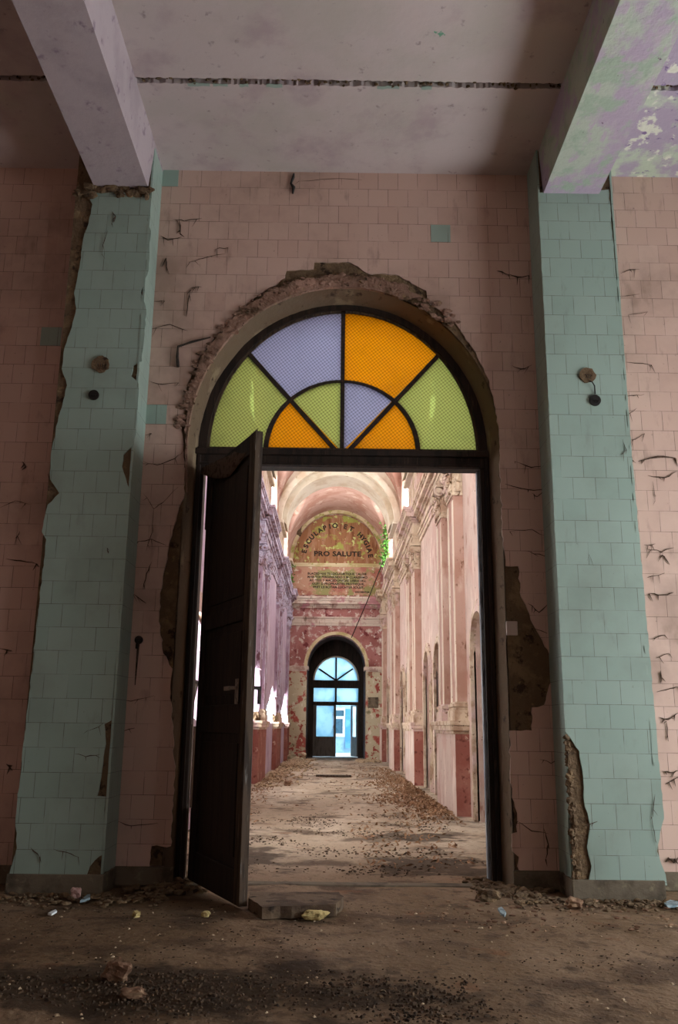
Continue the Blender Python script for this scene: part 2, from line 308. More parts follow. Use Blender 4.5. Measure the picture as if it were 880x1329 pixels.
# ================================================================== FRONT ROOM
def grid_floor(x0, x1, y0, y1, st, amp, name):
    nx, ny = int((x1 - x0) / st), int((y1 - y0) / st); bm = bmesh.new(); vs = []
    for j in range(ny + 1):
        row = []
        for i in range(nx + 1):
            x, y = x0 + (x1 - x0) * i / nx, y0 + (y1 - y0) * j / ny
            z = amp * noise.noise(Vector((x * 1.3, y * 1.3, 0))) + amp * .6 * noise.noise(Vector((x * 5, y * 5, 3))) - amp * .5
            row.append(bm.verts.new((x, y, z)))
        vs.append(row)
    for j in range(ny):
        for i in range(nx): bm.faces.new((vs[j][i], vs[j][i + 1], vs[j + 1][i + 1], vs[j + 1][i]))
    return obj(name, bm, M['floor'], None, True)
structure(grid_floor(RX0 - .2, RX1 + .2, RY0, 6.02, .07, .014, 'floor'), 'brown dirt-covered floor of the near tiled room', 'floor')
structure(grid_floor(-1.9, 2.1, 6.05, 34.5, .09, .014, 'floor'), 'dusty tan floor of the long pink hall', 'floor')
o = obj('threshold', boxes((-1.05, 1.16, 5.98, 6.09, -.05, .006)), M['cement'], None, bevel=.01); structure(o, 'worn stone threshold strip between the room and the hall', 'threshold')

# front wall core with the arched opening
hole = arch(DC, 3.0, 1.135, 1.215, -.05, 40)
wall = plate('wall_front', [rect(RX0 - .3, -.05, RX1 + .3, HC + .1), hole], 'xz', YW, YB, M['mortar'])
structure(wall, 'tiled end wall with a tall arched doorway', 'wall')
W = lambda pts: [xz(x, y, YW) for x, y in pts]
edge = W([(210, 1175), (208, 1150), (195, 1128), (197, 1098), (222, 1098), (227, 1000), (222, 900), (224, 868), (212, 848), (207, 800), (208, 770), (218, 725), (222, 700), (230, 670), (240, 640), (240, 600), (236, 560), (243, 500), (262, 460), (285, 432), (310, 405), (335, 385), (370, 362), (372, 352), (407, 350), (408, 341), (455, 342), (478, 356), (512, 357), (553, 378), (555, 392), (590, 420), (615, 455), (635, 495), (643, 530), (648, 570), (650, 640), (653, 700), (656, 735), (672, 735), (676, 775), (697, 820), (713, 850), (715, 880), (706, 915), (690, 918), (690, 948), (661, 948), (662, 990), (664, 1035), (671, 1055), (671, 1080), (664, 1082), (665, 1105), (673, 1112), (672, 1145), (667, 1175)])
edge = rag(edge, .007, .03, False)
z0 = .115
edge = [(x, max(z, z0) if i not in (0,) else z0) for i, (x, z) in enumerate(edge)]
outer = [(edge[0][0], z0), (-1.40, z0), (-1.40, HC), (1.50, HC), (1.50, z0), (edge[-1][0], z0)]
clad = outer[1:] and ([(-1.40, z0), (-1.40, HC), (1.50, HC), (1.50, z0)] + edge[::-1])
plate('tile_cladding', [clad], 'xz', YW - .014, YW + .001, M['pink_tile'], wall)
plate('tile_cladding', [rect(RX0, z0, -1.90, HC)], 'xz', YW - .014, YW + .001, M['pink_tile'], wall)
plate('tile_cladding', [rect(1.98, z0, RX1, HC)], 'xz', YW - .014, YW + .001, M['pink_tile'], wall)
pl = boxes((-1.42, -1.0, YW - .02, YW, 0, .112), (1.17, 1.5, YW - .02, YW, 0, .112), (RX0, -1.9, YW - .02, YW, 0, .112), (1.98, RX1, YW - .02, YW, 0, .112))
obj('plinth', pl, M['cement'], wall, bevel=.006)
for (px, py) in ((572, 301), (203, 530), (66, 435), (219, 230)):
    x, z = xz(px, py, YW - .02); i = round((z - .1 - .075) / .15); zc = .1 + .075 + i * .15
    plate('odd_tile', [rect(x - .075, zc - .073, x + .075, zc + .073)], 'xz', YW - .017, YW - .012, M['teal_tile'], wall)
# splayed plaster reveal of the opening
bm = bmesh.new(); fr, bk = [], []
for t in [-1 + .1 * i for i in range(10)]: fr.append((DC - 1.125, YW - .004, 3.0 * (1 + t))); bk.append((DC - 1.068, 6.12, 3.0 * (1 + t)))
for i in range(41):
    a = PI * i / 40; fr.append((DC - 1.125 * math.cos(a), YW - .004, 3.0 + 1.205 * math.sin(a))); bk.append((DC - 1.068 * math.cos(a), 6.12, 2.985 + 1.175 * math.sin(a)))
for t in [-.1 - .1 * i for i in range(10)]: fr.append((DC + 1.125, YW - .004, 3.0 * (1 + t))); bk.append((DC + 1.068, 6.12, 3.0 * (1 + t)))
rows_ = []
for p, q in zip(fr, bk):
    rows_.append([bm.verts.new(Vector(p).lerp(Vector(q), k / 4) + Vector((noise.noise(Vector(p) * 5 + Vector((k, 0, 0))) * .008, 0, noise.noise(Vector(p) * 5 + Vector((0, k, 9))) * .006))) for k in range(5)])
for a, b in zip(rows_, rows_[1:]):
    for k in range(4): bm.faces.new((a[k], a[k + 1], b[k + 1], b[k]))
rv = obj('reveal', bm, M['reveal'], wall, True)
# thick crumbling render ring around the arch
ringo = rag(W([(243, 640), (240, 560), (248, 500), (266, 460), (290, 428), (320, 400), (350, 380), (385, 366), (430, 360), (480, 362), (520, 372), (548, 388)]), .012, .04, False)
n_ = len(ringo); ri_ = [(DC - 1.118 * math.cos(a), 3.0 + 1.205 * math.sin(a)) for a in [(-.06 + (PI * .62 + .06) * i / 40) for i in range(41)]]
plate('mortar_ring', [ringo + ri_[::-1]], 'xz', YW - .03, YW + .01, M['render_coat'], wall)
bm = bmesh.new(); rr = random.Random(5)
for i in range(260):
    a = rr.uniform(.05, 2.35); k = rr.uniform(1.01, 1.10)
    p = (DC - 1.115 * k * math.cos(a), YW - rr.uniform(.012, .03), 3.0 + 1.2 * k * math.sin(a)); s = rr.uniform(.008, .028)
    rock(bm, p, (s * 1.6, .012, s * .8), 1, i, .4)
obj('mortar_crumbs', bm, M['render_coat'], wall)

# pilasters (square pillars engaged in the wall)
LF = W
def P(pts): return [xz(x, y, YP) for x, y in pts]
def pillar(x0, x1, front, label, side_left, side_right):
    core = obj('pillar', boxes((x0 + .012, x1 - .012, YP + .012, YW + .02, -.02, HC)), M['mortar']); structure(core, label, 'pillar')
    plate('tile_cladding', [rag(front, .004, .035)], 'xz', YP, YP + .0125, M['teal_tile'], core)
    for s, x in ((side_left, x0), (side_right, x1)):
        if s: plate('side_cladding', [rag(s, .005, .05)], 'yz', x - .001 if x == x0 else x - .0125, x + .0125 if x == x0 else x + .001, M['teal_tile_side'], core)
    obj('plinth', boxes((x0 - .008, x1 + .008, YP - .012, YW, -.01, .112)), M['cement'], core, bevel=.006)
    return core
pL = pillar(-1.945, -1.375, P([(12, 1136), (22, 1100), (20, 1062), (60, 700), (54, 690), (62, 655), (77, 640), (65, 622), (66, 590), (72, 560), (76, 540), (82, 520), (87, 500), (80, 478), (84, 450), (93, 425), (99, 400), (96, 380), (104, 340), (108, 310), (115, 290), (120, 265), (112, 250)]) +
           [xz(192, 248, YP)] + P([(196, 262), (191, 285), (196, 300), (194, 322), (193, 350), (183, 380), (190, 402), (187, 440), (184, 468), (173, 474), (170, 488), (180, 498), (178, 540), (174, 577), (160, 590), (158, 605), (168, 635), (148, 880), (144, 935), (135, 940), (137, 965), (132, 1000), (126, 1033), (137, 1034), (132, 1110), (128, 1112), (116, 1125), (112, 1136)]),
           'left teal-tiled pillar with chipped edges beside the doorway', None, [(YP, .115), (YW, .115), (YW, HC), (YP, HC)])
pR = pillar(1.47, 2.02, P([(764, 1148), (768, 1125), (762, 1100), (766, 1072), (758, 1040), (756, 1000), (752, 975)]) + [(1.4705, .98), (1.4705, 4.83)] + P([(790, 246), (862, 1062), (857, 1080), (853, 1105), (858, 1120), (864, 1135), (866, 1149)]),
           'right teal-tiled pillar with broken lower corners beside the doorway', [(YP, 1.0), (YP + .02, .9), (YP + .01, .6), (YP + .05, .35), (YP + .02, .115), (YW, .115), (YW, HC), (YP, HC)], [(YP, .7), (YP + .05, .4), (YP + .03, .115), (YW, .115), (YW, HC), (YP, HC)])
# crumbling collar under the left beam
bm = bmesh.new(); rr = random.Random(2)
for i in range(26): rock(bm, (rr.uniform(-1.93, -1.38), YP - rr.uniform(0, .015), HB + rr.uniform(-.09, .02)), (rr.uniform(.02, .07), .018, rr.uniform(.015, .04)), 1, i, .4)
obj('crumbling_mortar', bm, M['mortar'], pL)
bm = bmesh.new()
for i in range(70):
    z = rr.uniform(.12, .98); rock(bm, (1.475 + rr.uniform(-.005, .05) * (1.05 - z), YP + rr.uniform(-.004, .01), z), (rr.uniform(.01, .028), .014, rr.uniform(.01, .035)), 1, i, .4)
obj('crumbling_mortar', bm, M['mortar'], pR)

# ceiling in two slabs with a broken joint, beams
rr = random.Random(11)
def ceil_slab(x0, x1, mat, label):
    e1 = rag([(x0, 4.965), (x1, 4.965)], .006, .02, False, rr); e0 = rag([(x1, 4.912), (x0, 4.912)], .006, .02, False, rr)
    a = plate('ceiling', [e1 + [(x1, YW + .1), (x0, YW + .1)]], 'xy', HC, HC + .08, mat); structure(a, label + ', strip by the arch wall', 'ceiling')
    b = plate('ceiling', [e0 + [(x0, RY0 - .2), (x1, RY0 - .2)]], 'xy', HC, HC + .08, mat); structure(b, label + ', part on the near side of the dark joint', 'ceiling')
ceil_slab(RX0 - .2, 1.7, M['ceiling'], 'lilac grey plaster ceiling')
ceil_slab(1.7, RX1 + .2, M['ceiling_right'], 'ceiling with peeling mint and violet paint')
o = obj('ceiling_joint', boxes((RX0 - .2, RX1 + .2, 4.86, 5.02, HC + .055, HC + .12)), M['mortar']); structure(o, 'dark broken joint running across the ceiling', 'ceiling joint')
bm = bmesh.new()
for i in range(420):
    x = rr.uniform(RX0, RX1); rock(bm, (x, 4.938 + rr.choice((-1, 1)) * rr.uniform(.0, .028), HC + rr.uniform(-.002, .04)), (rr.uniform(.006, .02), rr.uniform(.005, .012), .012), 1, i, .4)
obj('broken_mortar', bm, M['mortar'], o)
for x0, x1 in ((-1.03, -.88), (-.86, -.76), (-.68, -.62), (-.5, -.39), (.25, .4), (.55, .62)):
    plate('green_flake', [rag(rect(x0, 4.958, x1, 4.985), .006, .02, True, rr)], 'xy', HC - .003, HC + .001, M['teal_tile_side'], o)
bL = plate('beam', [[(-1.80, HB), (-1.80, HC + .02), (-1.37, HC + .02), (-1.405, HB)]], 'xz', RY0 - .1, YW, M['beam_left']); structure(bL, 'left lilac plastered ceiling beam', 'beam')
bR = plate('beam', [[(1.51, HB), (1.49, HC + .02), (1.93, HC + .02), (1.92, HB)]], 'xz', RY0 - .1, YW, M['beam_right']); structure(bR, 'right ceiling beam with peeling mint and violet paint', 'beam')

# other walls of the near room
LW = plate('wall_left', [rect(RY0 - .3, -.05, YB, HC + .1)], 'yz', RX0 - .3, RX0, M['pink_tile']); structure(LW, 'left side wall of the near room', 'wall')
wr = [rect(RY0 - .3, -.05, YB, HC + .1), arch(3.5, 1.9, 1.65, 1.3, .35), arch(-1.6, 2.3, .5, .5, 1.0)]  # the second, small arch is an unseen opening added for weak fill
RW = plate('wall_right', wr, 'yz', RX1, RX1 + .35, M['pink_tile']); structure(RW, 'right side wall of the near room with a window and an added fill opening', 'wall')
BW = plate('wall_back', [rect(RX0 - .3, -.05, RX1 + .3, HC + .1)], 'xz', RY0 - .3, RY0, M['pink_tile']); structure(BW, 'back wall of the near room', 'wall')
portal('daylight_window', (RX1 + .36, 3.5, 1.78), (0, 3.5, 1.78), 3.3, 2.9)
portal('daylight_window', (RX1 + .36, -1.6, 1.9), (0, -1.6, 1.9), 1.1, 1.9)  # portal of the added fill opening

# ------------------------------------------------------------------ door frame, fanlight, leaf
YG = 6.15
df = empty('door_frame', (DC, YG, 0)); structure(df, 'dark wooden frame lining the arched doorway', 'door frame')
obj('post', boxes((-1.02, -.965, 6.09, 6.2, 0, 2.99), (-1.02, -.99, 6.07, 6.1, 0, 2.99)), M['wood'], df, bevel=.006)
obj('post', boxes((1.065, 1.13, 6.09, 6.2, 0, 2.99), (1.10, 1.13, 6.07, 6.1, 0, 2.99)), M['wood'], df, bevel=.006)
obj('edge_strip', boxes((1.045, 1.066, 6.12, 6.17, .02, 2.84)), M['grey_edge'], df, bevel=.004)
obj('edge_strip', boxes((-.99, -.955, 6.10, 6.13, .02, 1.0)), M['wood_worn'], df, bevel=.004)
obj('crossbar', boxes((-1.04, 1.14, 6.08, 6.21, 2.848, 2.985), (-1.03, 1.13, 6.05, 6.09, 2.93, 2.975), (-1.0, 1.06, 6.06, 6.1, 2.852, 2.872)), M['wood'], df, bevel=.006)
fl = empty('window_1', (DC, YG, 2.985)); structure(fl, 'semicircular stained glass fanlight over the doorway', 'window')
gc = (.047, 2.985)
plate('frame', [band(DC, 2.985, 1.012, 1.078, 1.14, 1.19, 40)], 'xz', 6.10, 6.21, M['wood'], fl)
plate('inner_bead', [band(DC, 2.985, .995, 1.03, 1.125, 1.155, 40)], 'xz', 6.12, 6.17, M['wood_worn'], fl)
for a0, a1 in ((48, 0), (132, 0)): pass
def bar(name, p, q, wd, parent, y0=6.12, y1=6.165, mat='iron'):
    d = (Vector(q) - Vector(p)).normalized(); n = Vector((-d.y, d.x)) * wd / 2; p, q = Vector(p), Vector(q)
    return plate(name, [[tuple(p + n), tuple(q + n), tuple(q - n), tuple(p - n)]], 'xz', y0, y1, M[mat], parent)
VT = (gc[0], gc[1] + 1.15); DL = (-.70, 3.79); DR = (.80, 3.79); SL = (gc[0] - .045, 2.99); SR = (gc[0] + .05, 2.99)
bar('glazing_bar', (gc[0], 2.98), VT, .03, fl); bar('glazing_bar', SL, DL, .03, fl, 6.121, 6.164); bar('glazing_bar', SR, DR, .03, fl, 6.121, 6.164)
plate('arched_glazing_bar', [band(.047, 2.985, .55, .585, .55, .565, 40)], 'xz', 6.118, 6.167, M['iron'], fl)
bar('sill_bar', (-1.0, 2.99), (1.1, 2.99), .03, fl, 6.115, 6.17, 'wood_worn')
def wedge(a0, a1, r0, r1, n=12, kz=1.0):
    A = [math.radians(a0 + (a1 - a0) * i / n) for i in range(n + 1)]
    def f(a, r, k):
        q = 1 / math.sqrt((math.cos(a) / (r * (1.015 if k > 1 else 1))) ** 2 + (math.sin(a) / (r * k)) ** 2); return (gc[0] + q * math.cos(a), gc[1] + q * math.sin(a))
    return [f(a, r1, kz) for a in A] + ([f(a, r0, 1) for a in A[::-1]] if r0 else [gc])
for a0, a1, r0, r1, mt in ((132.7, 180, .568, 1.01, 'g_green'), (90, 132.5, .565, 1.02, 'g_blue'), (47.5, 90, .565, 1.02, 'g_orange'), (0, 47.5, .568, 1.01, 'g_green'),
                           (132.5, 180, 0, .566, 'g_orange'), (90, 132.5, 0, .566, 'g_green'), (47.5, 90, 0, .566, 'g_blue'), (0, 47.5, 0, .566, 'g_orange')):
    o = plate('pane', [wedge(a0, a1, r0, r1, 12, 1.125 if r1 > .9 else 1)], 'xz', 6.139, 6.145, M[mt], fl)
    o['label'] = {'g_green': 'green patterned glass pane', 'g_blue': 'violet blue patterned glass pane', 'g_orange': 'orange patterned glass pane'}[mt]

# open door leaf, hinged on the left post
lf = empty('door_1', (-.955, 6.09, 0)); structure(lf, 'dark wooden door leaf standing open into the near room', 'door')
LH = 2.805; L = 1.03; ux = Vector((-.502 + .955, 5.157 - 6.09, 0)); ux.normalize(); uy = Vector((-ux.y, ux.x, 0))   # uy points to the right side of the leaf
def leafmesh(bm):
    for v in bm.verts: v.co = Vector((-.955, 6.09, 0)) + ux * v.co.x + uy * v.co.y + Vector((0, 0, v.co.z))
    return bm
TH = .052
obj('stile', leafmesh(boxes((.93, L, 0, TH, .02, LH))), M['wood_worn'], lf, bevel=.005)
obj('stile', leafmesh(boxes((.075, .17, 0, TH, .02, LH - .01))), M['wood'], lf, bevel=.005)
obj('hinge_strip', leafmesh(boxes((.02, .076, .01, .04, .02, .46), (.02, .076, .01, .04, 2.36, LH - .02))), M['wood'], lf, bevel=.003)
for z0_, z1_ in ((.02, .2), (.95, 1.12), (1.62, 1.72), (LH - .13, LH - .001)): obj('rail', leafmesh(boxes((.168, .932, .001, TH - .001, z0_, z1_))), M['wood'], lf, bevel=.005)
for z0_, z1_ in ((.198, .952), (1.118, 1.622), (1.718, LH - .128)):
    obj('panel', leafmesh(boxes((.165, .935, .018, .034, z0_, z1_), (.22, .88, .010, .042, z0_ + .06, z1_ - .06))), M['wood'], lf, bevel=.004)
hd = obj('handle', leafmesh(boxes((.86, .885, -.045, 0, 1.205, 1.225), (.78, .885, -.055, -.04, 1.2, 1.225), (.845, .9, -.006, 0, 1.12, 1.27))), M['steel'], lf, bevel=.004)
hd['label'] = 'worn steel lever handle'
hd = obj('handle', leafmesh(boxes((.95, .972, TH, .112, 1.205, 1.225), (.95, .972, .10, .118, 1.12, 1.225))), M['iron'], lf, bevel=.004); hd['label'] = 'bent black lever handle'
# cobweb drape on top of the leaf
bm = bmesh.new(); g = []
A = [on_y(335, 557, 5.2), on_y(300, 592, 5.6), on_y(262, 608, 6.05)]
for i in range(13):
    t = i / 12; top = (A[0].lerp(A[1], t * 2) if t < .5 else A[1].lerp(A[2], t * 2 - 1)); top.y -= .02
    row = []
    for j in range(5):
        s = j / 4; sag = .10 * math.sin(PI * t) * s
        row.append(bm.verts.new(top + Vector((0.0, -.01 * s + .012 * math.sin(7 * t + 3 * s), -sag - .05 * s))))
    g.append(row)
for a, b in zip(g, g[1:]):
    for j in range(4): bm.faces.new((a[j], b[j], b[j + 1], a[j + 1]))
o = obj('cobweb_drape', bm, M['web'], None, True); so = o.modifiers.new('s', 'SOLIDIFY'); so.thickness = .002
tag(o, 'sooty cobweb drape sagging from the top of the open door', 'cobweb', None, 'stuff')

# ------------------------------------------------------------------ small things on the pillars and wall
def wall_box(name, px, py, y, r, label, mats=('mortar', 'black'), irregular=True):
    x, z = xz(px, py, y); e = empty(name, (x, y, z)); tag(e, label, 'electrical box', 'round wall boxes on the teal pillars')
    bm = bmesh.new(); n = 22; rg = random.Random(int(px))
    pts = [(x + r * (1 + (rg.uniform(-.12, .12) if irregular else 0)) * math.cos(2 * PI * i / n), z + r * (1 + (rg.uniform(-.12, .12) if irregular else 0)) * math.sin(2 * PI * i / n)) for i in range(n)]
    inn = [(x + r * .62 * math.cos(2 * PI * i / n), z + r * .62 * math.sin(2 * PI * i / n)) for i in range(n)]
    bm.free()
    plate('mortar_collar', [pts, inn], 'xz', y - .012, y + .002, M[mats[0]], e)
    b = bmesh.new(); disc(b, (x, y - .004, z), (0, 1, 0), r * .63, .012); obj('cover', b, M[mats[1]], e, bevel=.002)
    b = bmesh.new()
    for i in range(3): tube(b, [(x + r * (.3 * i - .3), y - .01, z), (x + r * (.3 * i - .2), y - .03, z - r * .2), (x + r * (.2 * i - .2), y - .012, z - r * .45)], .0025, 5)
    obj('wire_stub', b, M['black'], e)
    return e
wall_box('junction_box', 131, 473, YP, .062, 'mortar-ringed round box, upper one on the left teal pillar', ('mortar', 'mortar'))
wall_box('junction_box', 122, 513, YP, .036, 'small black round box, lower one on the left teal pillar', ('black', 'black'), False)
wall_box('junction_box', 762, 487, YP, .056, 'mortar-ringed round box, upper one on the right teal pillar', ('mortar', 'mortar'))
wall_box('junction_box', 772, 520, YP, .04, 'small black round box with a wire, lower one on the right teal pillar', ('black', 'black'), False)
x, z = xz(770, 503, YP); b = bmesh.new(); tube(b, [(x - .03, YP - .01, z + .045), (x - .015, YP - .03, z + .03), (x + .004, YP - .02, z + .005), (x + .008, YP - .006, z - .05)], .004, 6)
tag(obj('loose_wire', b, M['black']), 'short loose wire joining the two boxes on the right pillar', 'wire')
x, z = xz(380, 224, YW); b = bmesh.new(); tube(b, [(x + .01, YW - .005, z - .01), (x + .008, YW - .03, z - .06), (x - .01, YW - .02, z - .11), (x + .012, YW - .03, z - .15), (x + .006, YW - .02, z - .20)], .011, 7, [.6, 1, .8, 1.2, .5])
tag(obj('cut_cable', b, M['black']), 'cut black cable stub poking out at the top of the pink wall', 'cable')
x, z = xz(181, 831, YW); e = empty('wall_hook', (x, YW, z)); tag(e, 'black iron hook with a sooty drip, on pink tiles left of the doorway', 'hook')
b = bmesh.new(); disc(b, (x, YW - .018, z), (0, 1, 0), .028, .02); obj('base', b, M['iron'], e, bevel=.003)
b = bmesh.new(); tube(b, [(x, YW - .02, z), (x, YW - .07, z + .004), (x + .004, YW - .085, z - .03), (x, YW - .07, z - .06)], .009, 7); obj('hook', b, M['iron'], e)
b = bmesh.new(); tube(b, [(x - .002, YW - .017, z - .02), (x - .004, YW - .018, z - .15), (x - .006, YW - .017, z - .3)], .01, 6, [1, .7, .3]); obj('soot_drip', b, M['web'], e)
x, z = xz(664, 815, YW - .02); o = obj('switch_plate', boxes((x - .035, x + .04, YW - .03, YW, z - .05, z + .045), (x - .02, x + .02, YW - .036, YW - .03, z - .02, z + .015)), M['white_plastic'], None, bevel=.004)
tag(o, 'pale broken switch plate on the bare mortar right of the doorway', 'switch')
x, z = xz(231, 452, YW); b = bmesh.new(); tube(b, [xp for xp in [(lambda q: (q[0], YW - .03, q[1]))(xz(*p, YW)) for p in ((274, 440), (250, 446), (232, 452), (231, 465), (232, 478))]], .009, 7, [.6, 1, 1, 1.2, 1.3])
tag(obj('bent_pipe', b, M['iron']), 'bent rusty wire pipe on the pink tiles left of the arch', 'pipe')

# sooty cobweb strands clinging to tiles
def strands(lst, y, label, seed=0):
    bm = bmesh.new(); rg = random.Random(seed)
    for pts, r in lst:
        P3 = []
        for a, b in zip(pts, pts[1:]):
            for i in range(3):
                t = i / 3; P3.append((a[0] + (b[0] - a[0]) * t + rg.uniform(-.8, .8), a[1] + (b[1] - a[1]) * t + rg.uniform(-.8, .8)))
        P3.append(pts[-1]); n = len(P3); q = [xz(*p, y) for p in P3]
        tp = [max(.15, math.sin(PI * (i + .4) / n) * rg.uniform(.6, 1.2)) for i in range(n)]
        tube(bm, [(u, y - .004 - r * .3, v) for u, v in q], r * .55, 5, tp)
        for s_ in range(2):
            k0 = rg.randrange(n); dx, dy = rg.uniform(-6, 6), rg.uniform(3, 12); a = P3[k0]
            q2 = [xz(a[0] + dx * t, a[1] + dy * t, y) for t in (0, .5, 1)]; tube(bm, [(u, y - .006, v) for u, v in q2], r * .45, 4, [1, .7, .2])
    o = obj('cobwebs', bm, M['web']); return tag(o, label, 'cobwebs', None, 'stuff')
strands([([(225, 285), (240, 287), (262, 284)], .006), ([(233, 288), (234, 304)], .012), ([(209, 306), (218, 312), (236, 308)], .007), ([(247, 341), (265, 335), (292, 330)], .005), ([(280, 323), (296, 322)], .007),
         ([(248, 375), (250, 374), (262, 373)], .006), ([(247, 377), (244, 395), (242, 412)], .010), ([(216, 335), (217, 352)], .010), ([(200, 392), (214, 391)], .005), ([(194, 428), (220, 421), (244, 430)], .005), ([(193, 495), (212, 500), (232, 497)], .005),
         ([(186, 600), (205, 604), (228, 596), (238, 585)], .006), ([(190, 565), (197, 563)], .006), ([(186, 640), (200, 660), (211, 652), (232, 632)], .005), ([(200, 660), (198, 690), (190, 715)], .004), ([(172, 705), (196, 700), (216, 708)], .006), ([(197, 730), (190, 745), (186, 765)], .008), ([(172, 770), (190, 783)], .005),
         ([(150, 1065), (170, 1072), (205, 1068)], .006), ([(155, 950), (175, 945)], .005), ([(150, 905), (170, 910), (200, 903)], .005), ([(660, 356), (672, 361), (686, 358)], .010), ([(646, 352), (660, 357)], .006), ([(664, 475), (676, 480), (690, 474)], .006), ([(668, 599), (690, 607), (706, 604)], .007), ([(655, 629), (685, 636), (707, 636)], .010), ([(690, 640), (697, 645), (706, 638)], .006),
         ([(662, 690), (690, 688), (706, 695)], .006), ([(680, 715), (700, 720), (716, 726)], .006), ([(685, 783), (700, 795), (712, 783)], .008), ([(690, 815), (710, 822)], .006), ([(700, 985), (715, 990), (728, 985)], .006), ([(705, 1075), (712, 1095), (708, 1115)], .010), ([(672, 1065), (690, 1078), (712, 1082)], .006), ([(388, 236), (430, 232), (470, 234)], .004), ([(700, 545), (706, 520)], .008)],
        YW - .014, 'sooty cobwebs clinging to the pink tiles around the arch', 3)
strands([([(828, 600), (852, 593), (876, 595)], .014), ([(840, 618), (862, 621), (878, 612)], .008), ([(848, 625), (850, 650)], .004), ([(806, 355), (812, 352), (830, 350)], .006), ([(812, 515), (822, 514), (836, 512)], .006), ([(818, 572), (826, 570), (836, 563)], .006), ([(836, 708), (850, 706)], .006), ([(838, 712), (858, 716), (874, 711)], .007), ([(860, 720), (864, 726)], .010), ([(842, 770), (860, 773), (874, 769)], .010),
         ([(846, 829), (862, 824)], .007), ([(850, 855), (868, 848)], .006), ([(857, 870), (858, 882)], .010), ([(852, 898), (870, 893), (880, 891)], .008), ([(855, 930), (866, 934), (880, 925)], .010), ([(864, 936), (867, 962)], .006), ([(858, 1000), (870, 1003), (880, 1000)], .009), ([(862, 1018), (880, 1008)], .009), ([(866, 1112), (874, 1118), (880, 1112)], .022), ([(800, 545), (812, 540), (826, 530)], .005), ([(818, 590), (822, 600)], .004), ([(806, 385), (830, 382)], .004), ([(815, 410), (840, 405)], .004), ([(812, 470), (845, 474)], .005), ([(840, 750), (862, 744)], .005)],
        YW - .014, 'sooty cobwebs on the pale pink tiles right of the right pillar', 4)
strands([([(8, 725), (28, 728), (48, 732)], .010), ([(20, 700), (26, 690)], .006), ([(0, 842), (16, 845)], .008), ([(30, 600), (34, 606)], .010), ([(62, 615), (70, 640)], .006), ([(0, 660), (20, 650), (40, 655)], .004), ([(8, 992), (16, 994)], .01)], YW - .014, 'sooty cobwebs on the dark tiles left of the left pillar', 5)
strands([([(132, 330), (136, 312), (140, 300)], .005), ([(146, 290), (150, 282), (146, 275)], .008), ([(98, 978), (112, 982), (130, 979)], .005), ([(114, 948), (128, 943), (134, 938)], .004), ([(40, 1100), (52, 1112)], .006), ([(70, 1102), (88, 1106), (102, 1112)], .005), ([(140, 712), (141, 718)], .006), ([(808, 570), (812, 585), (806, 590)], .005), ([(765, 720), (770, 735)], .002), ([(846, 1060), (850, 1090)], .005), ([(850, 1030), (847, 1060)], .004), ([(757, 1072), (775, 1066)], .005)], YP, 'thin sooty webs and cracks on the two teal pillars', 6)

# ------------------------------------------------------------------ floor litter of the near room
def lump(name, px, py, s, mat, label, cat, seed, group=None, sub=3, rough=.3, lift=.6):
    group = {'masonry_lump': 'masonry lumps on the near floor', 'foam_scrap': 'yellow foam scraps on the near floor', 'plaster_chunk': 'plaster chunks on the floor'}.get(name, group)
    p = on_z(px, py, 0); bm = bmesh.new(); random.seed(seed); rock(bm, (p.x, p.y, s[2] * lift), s, sub, seed, rough, Quaternion((1, .06 * seed % .2, .05, .3 * (seed % 5))).normalized())
    return tag(obj(name, bm, M[mat]), label, cat, group)
lump('masonry_lump', 152, 1272, (.058, .045, .05), 'brick', 'largest broken masonry lump on the dirt in the left foreground', 'rubble lump', 3)
lump('masonry_lump', 172, 1294, (.055, .03, .022), 'brick', 'flat reddish masonry lump just in front of the largest one', 'rubble lump', 4)
lump('plaster_chunk', 98, 1166, (.034, .03, .04), 'pink_chip', 'pale pink plaster chunk at the foot of the left pillar', 'plaster chunk', 5)
lump('foam_scrap', 177, 1190, (.022, .018, .02), 'foam', 'small yellow foam scrap on the floor left of the open door', 'foam scrap', 6)
lump('foam_scrap', 267, 1189, (.024, .018, .018), 'foam', 'small yellow foam scrap near the foot of the open door', 'foam scrap', 7)
lump('foam_scrap', 408, 1192, (.075, .035, .028), 'foam', 'crumbly yellow foam scrap in front of the concrete slab', 'foam scrap', 8)
lump('red_brick_chunk', 635, 1169, (.08, .05, .045), 'mortar', 'dark earthy chunk at the foot of the right door post', 'rubble lump', 9)
lump('plaster_chunk', 745, 1178, (.05, .04, .035), 'brick', 'reddish chunk at the broken corner of the right pillar', 'plaster chunk', 10)
def chip(name, pts, mat, label, cat, th=.008, tilt=0):
    q = [on_z(x, y, .01) for x, y in pts]; me = plate_mesh([[(p.x, p.y) for p in q]], 'xy', .004, .004 + th, name); return tag(link(name, me, M[mat]), label, cat, 'tile shards on the near floor')
chip('tile_shard', [(104, 1170), (112, 1163), (117, 1161), (117, 1166), (110, 1169)], 'blue_chip', 'long pale blue tile shard in front of the left pillar', 'tile shard', .012)
chip('tile_shard', [(646, 1180), (651, 1178), (657, 1185), (655, 1189), (650, 1186)], 'blue_chip', 'small blue-grey tile shard in front of the right pillar', 'tile shard', .012)
chip('tile_shard', [(862, 1173), (870, 1169), (880, 1171), (880, 1176), (866, 1177)], 'blue_chip', 'pale blue tile shard beyond the right pillar corner', 'tile shard', .012)
chip('tile_shard', [(62, 1186), (72, 1181), (74, 1183), (67, 1187)], 'white_paint', 'narrow white tile shard on the floor in front of the left pillar', 'tile shard', .01)
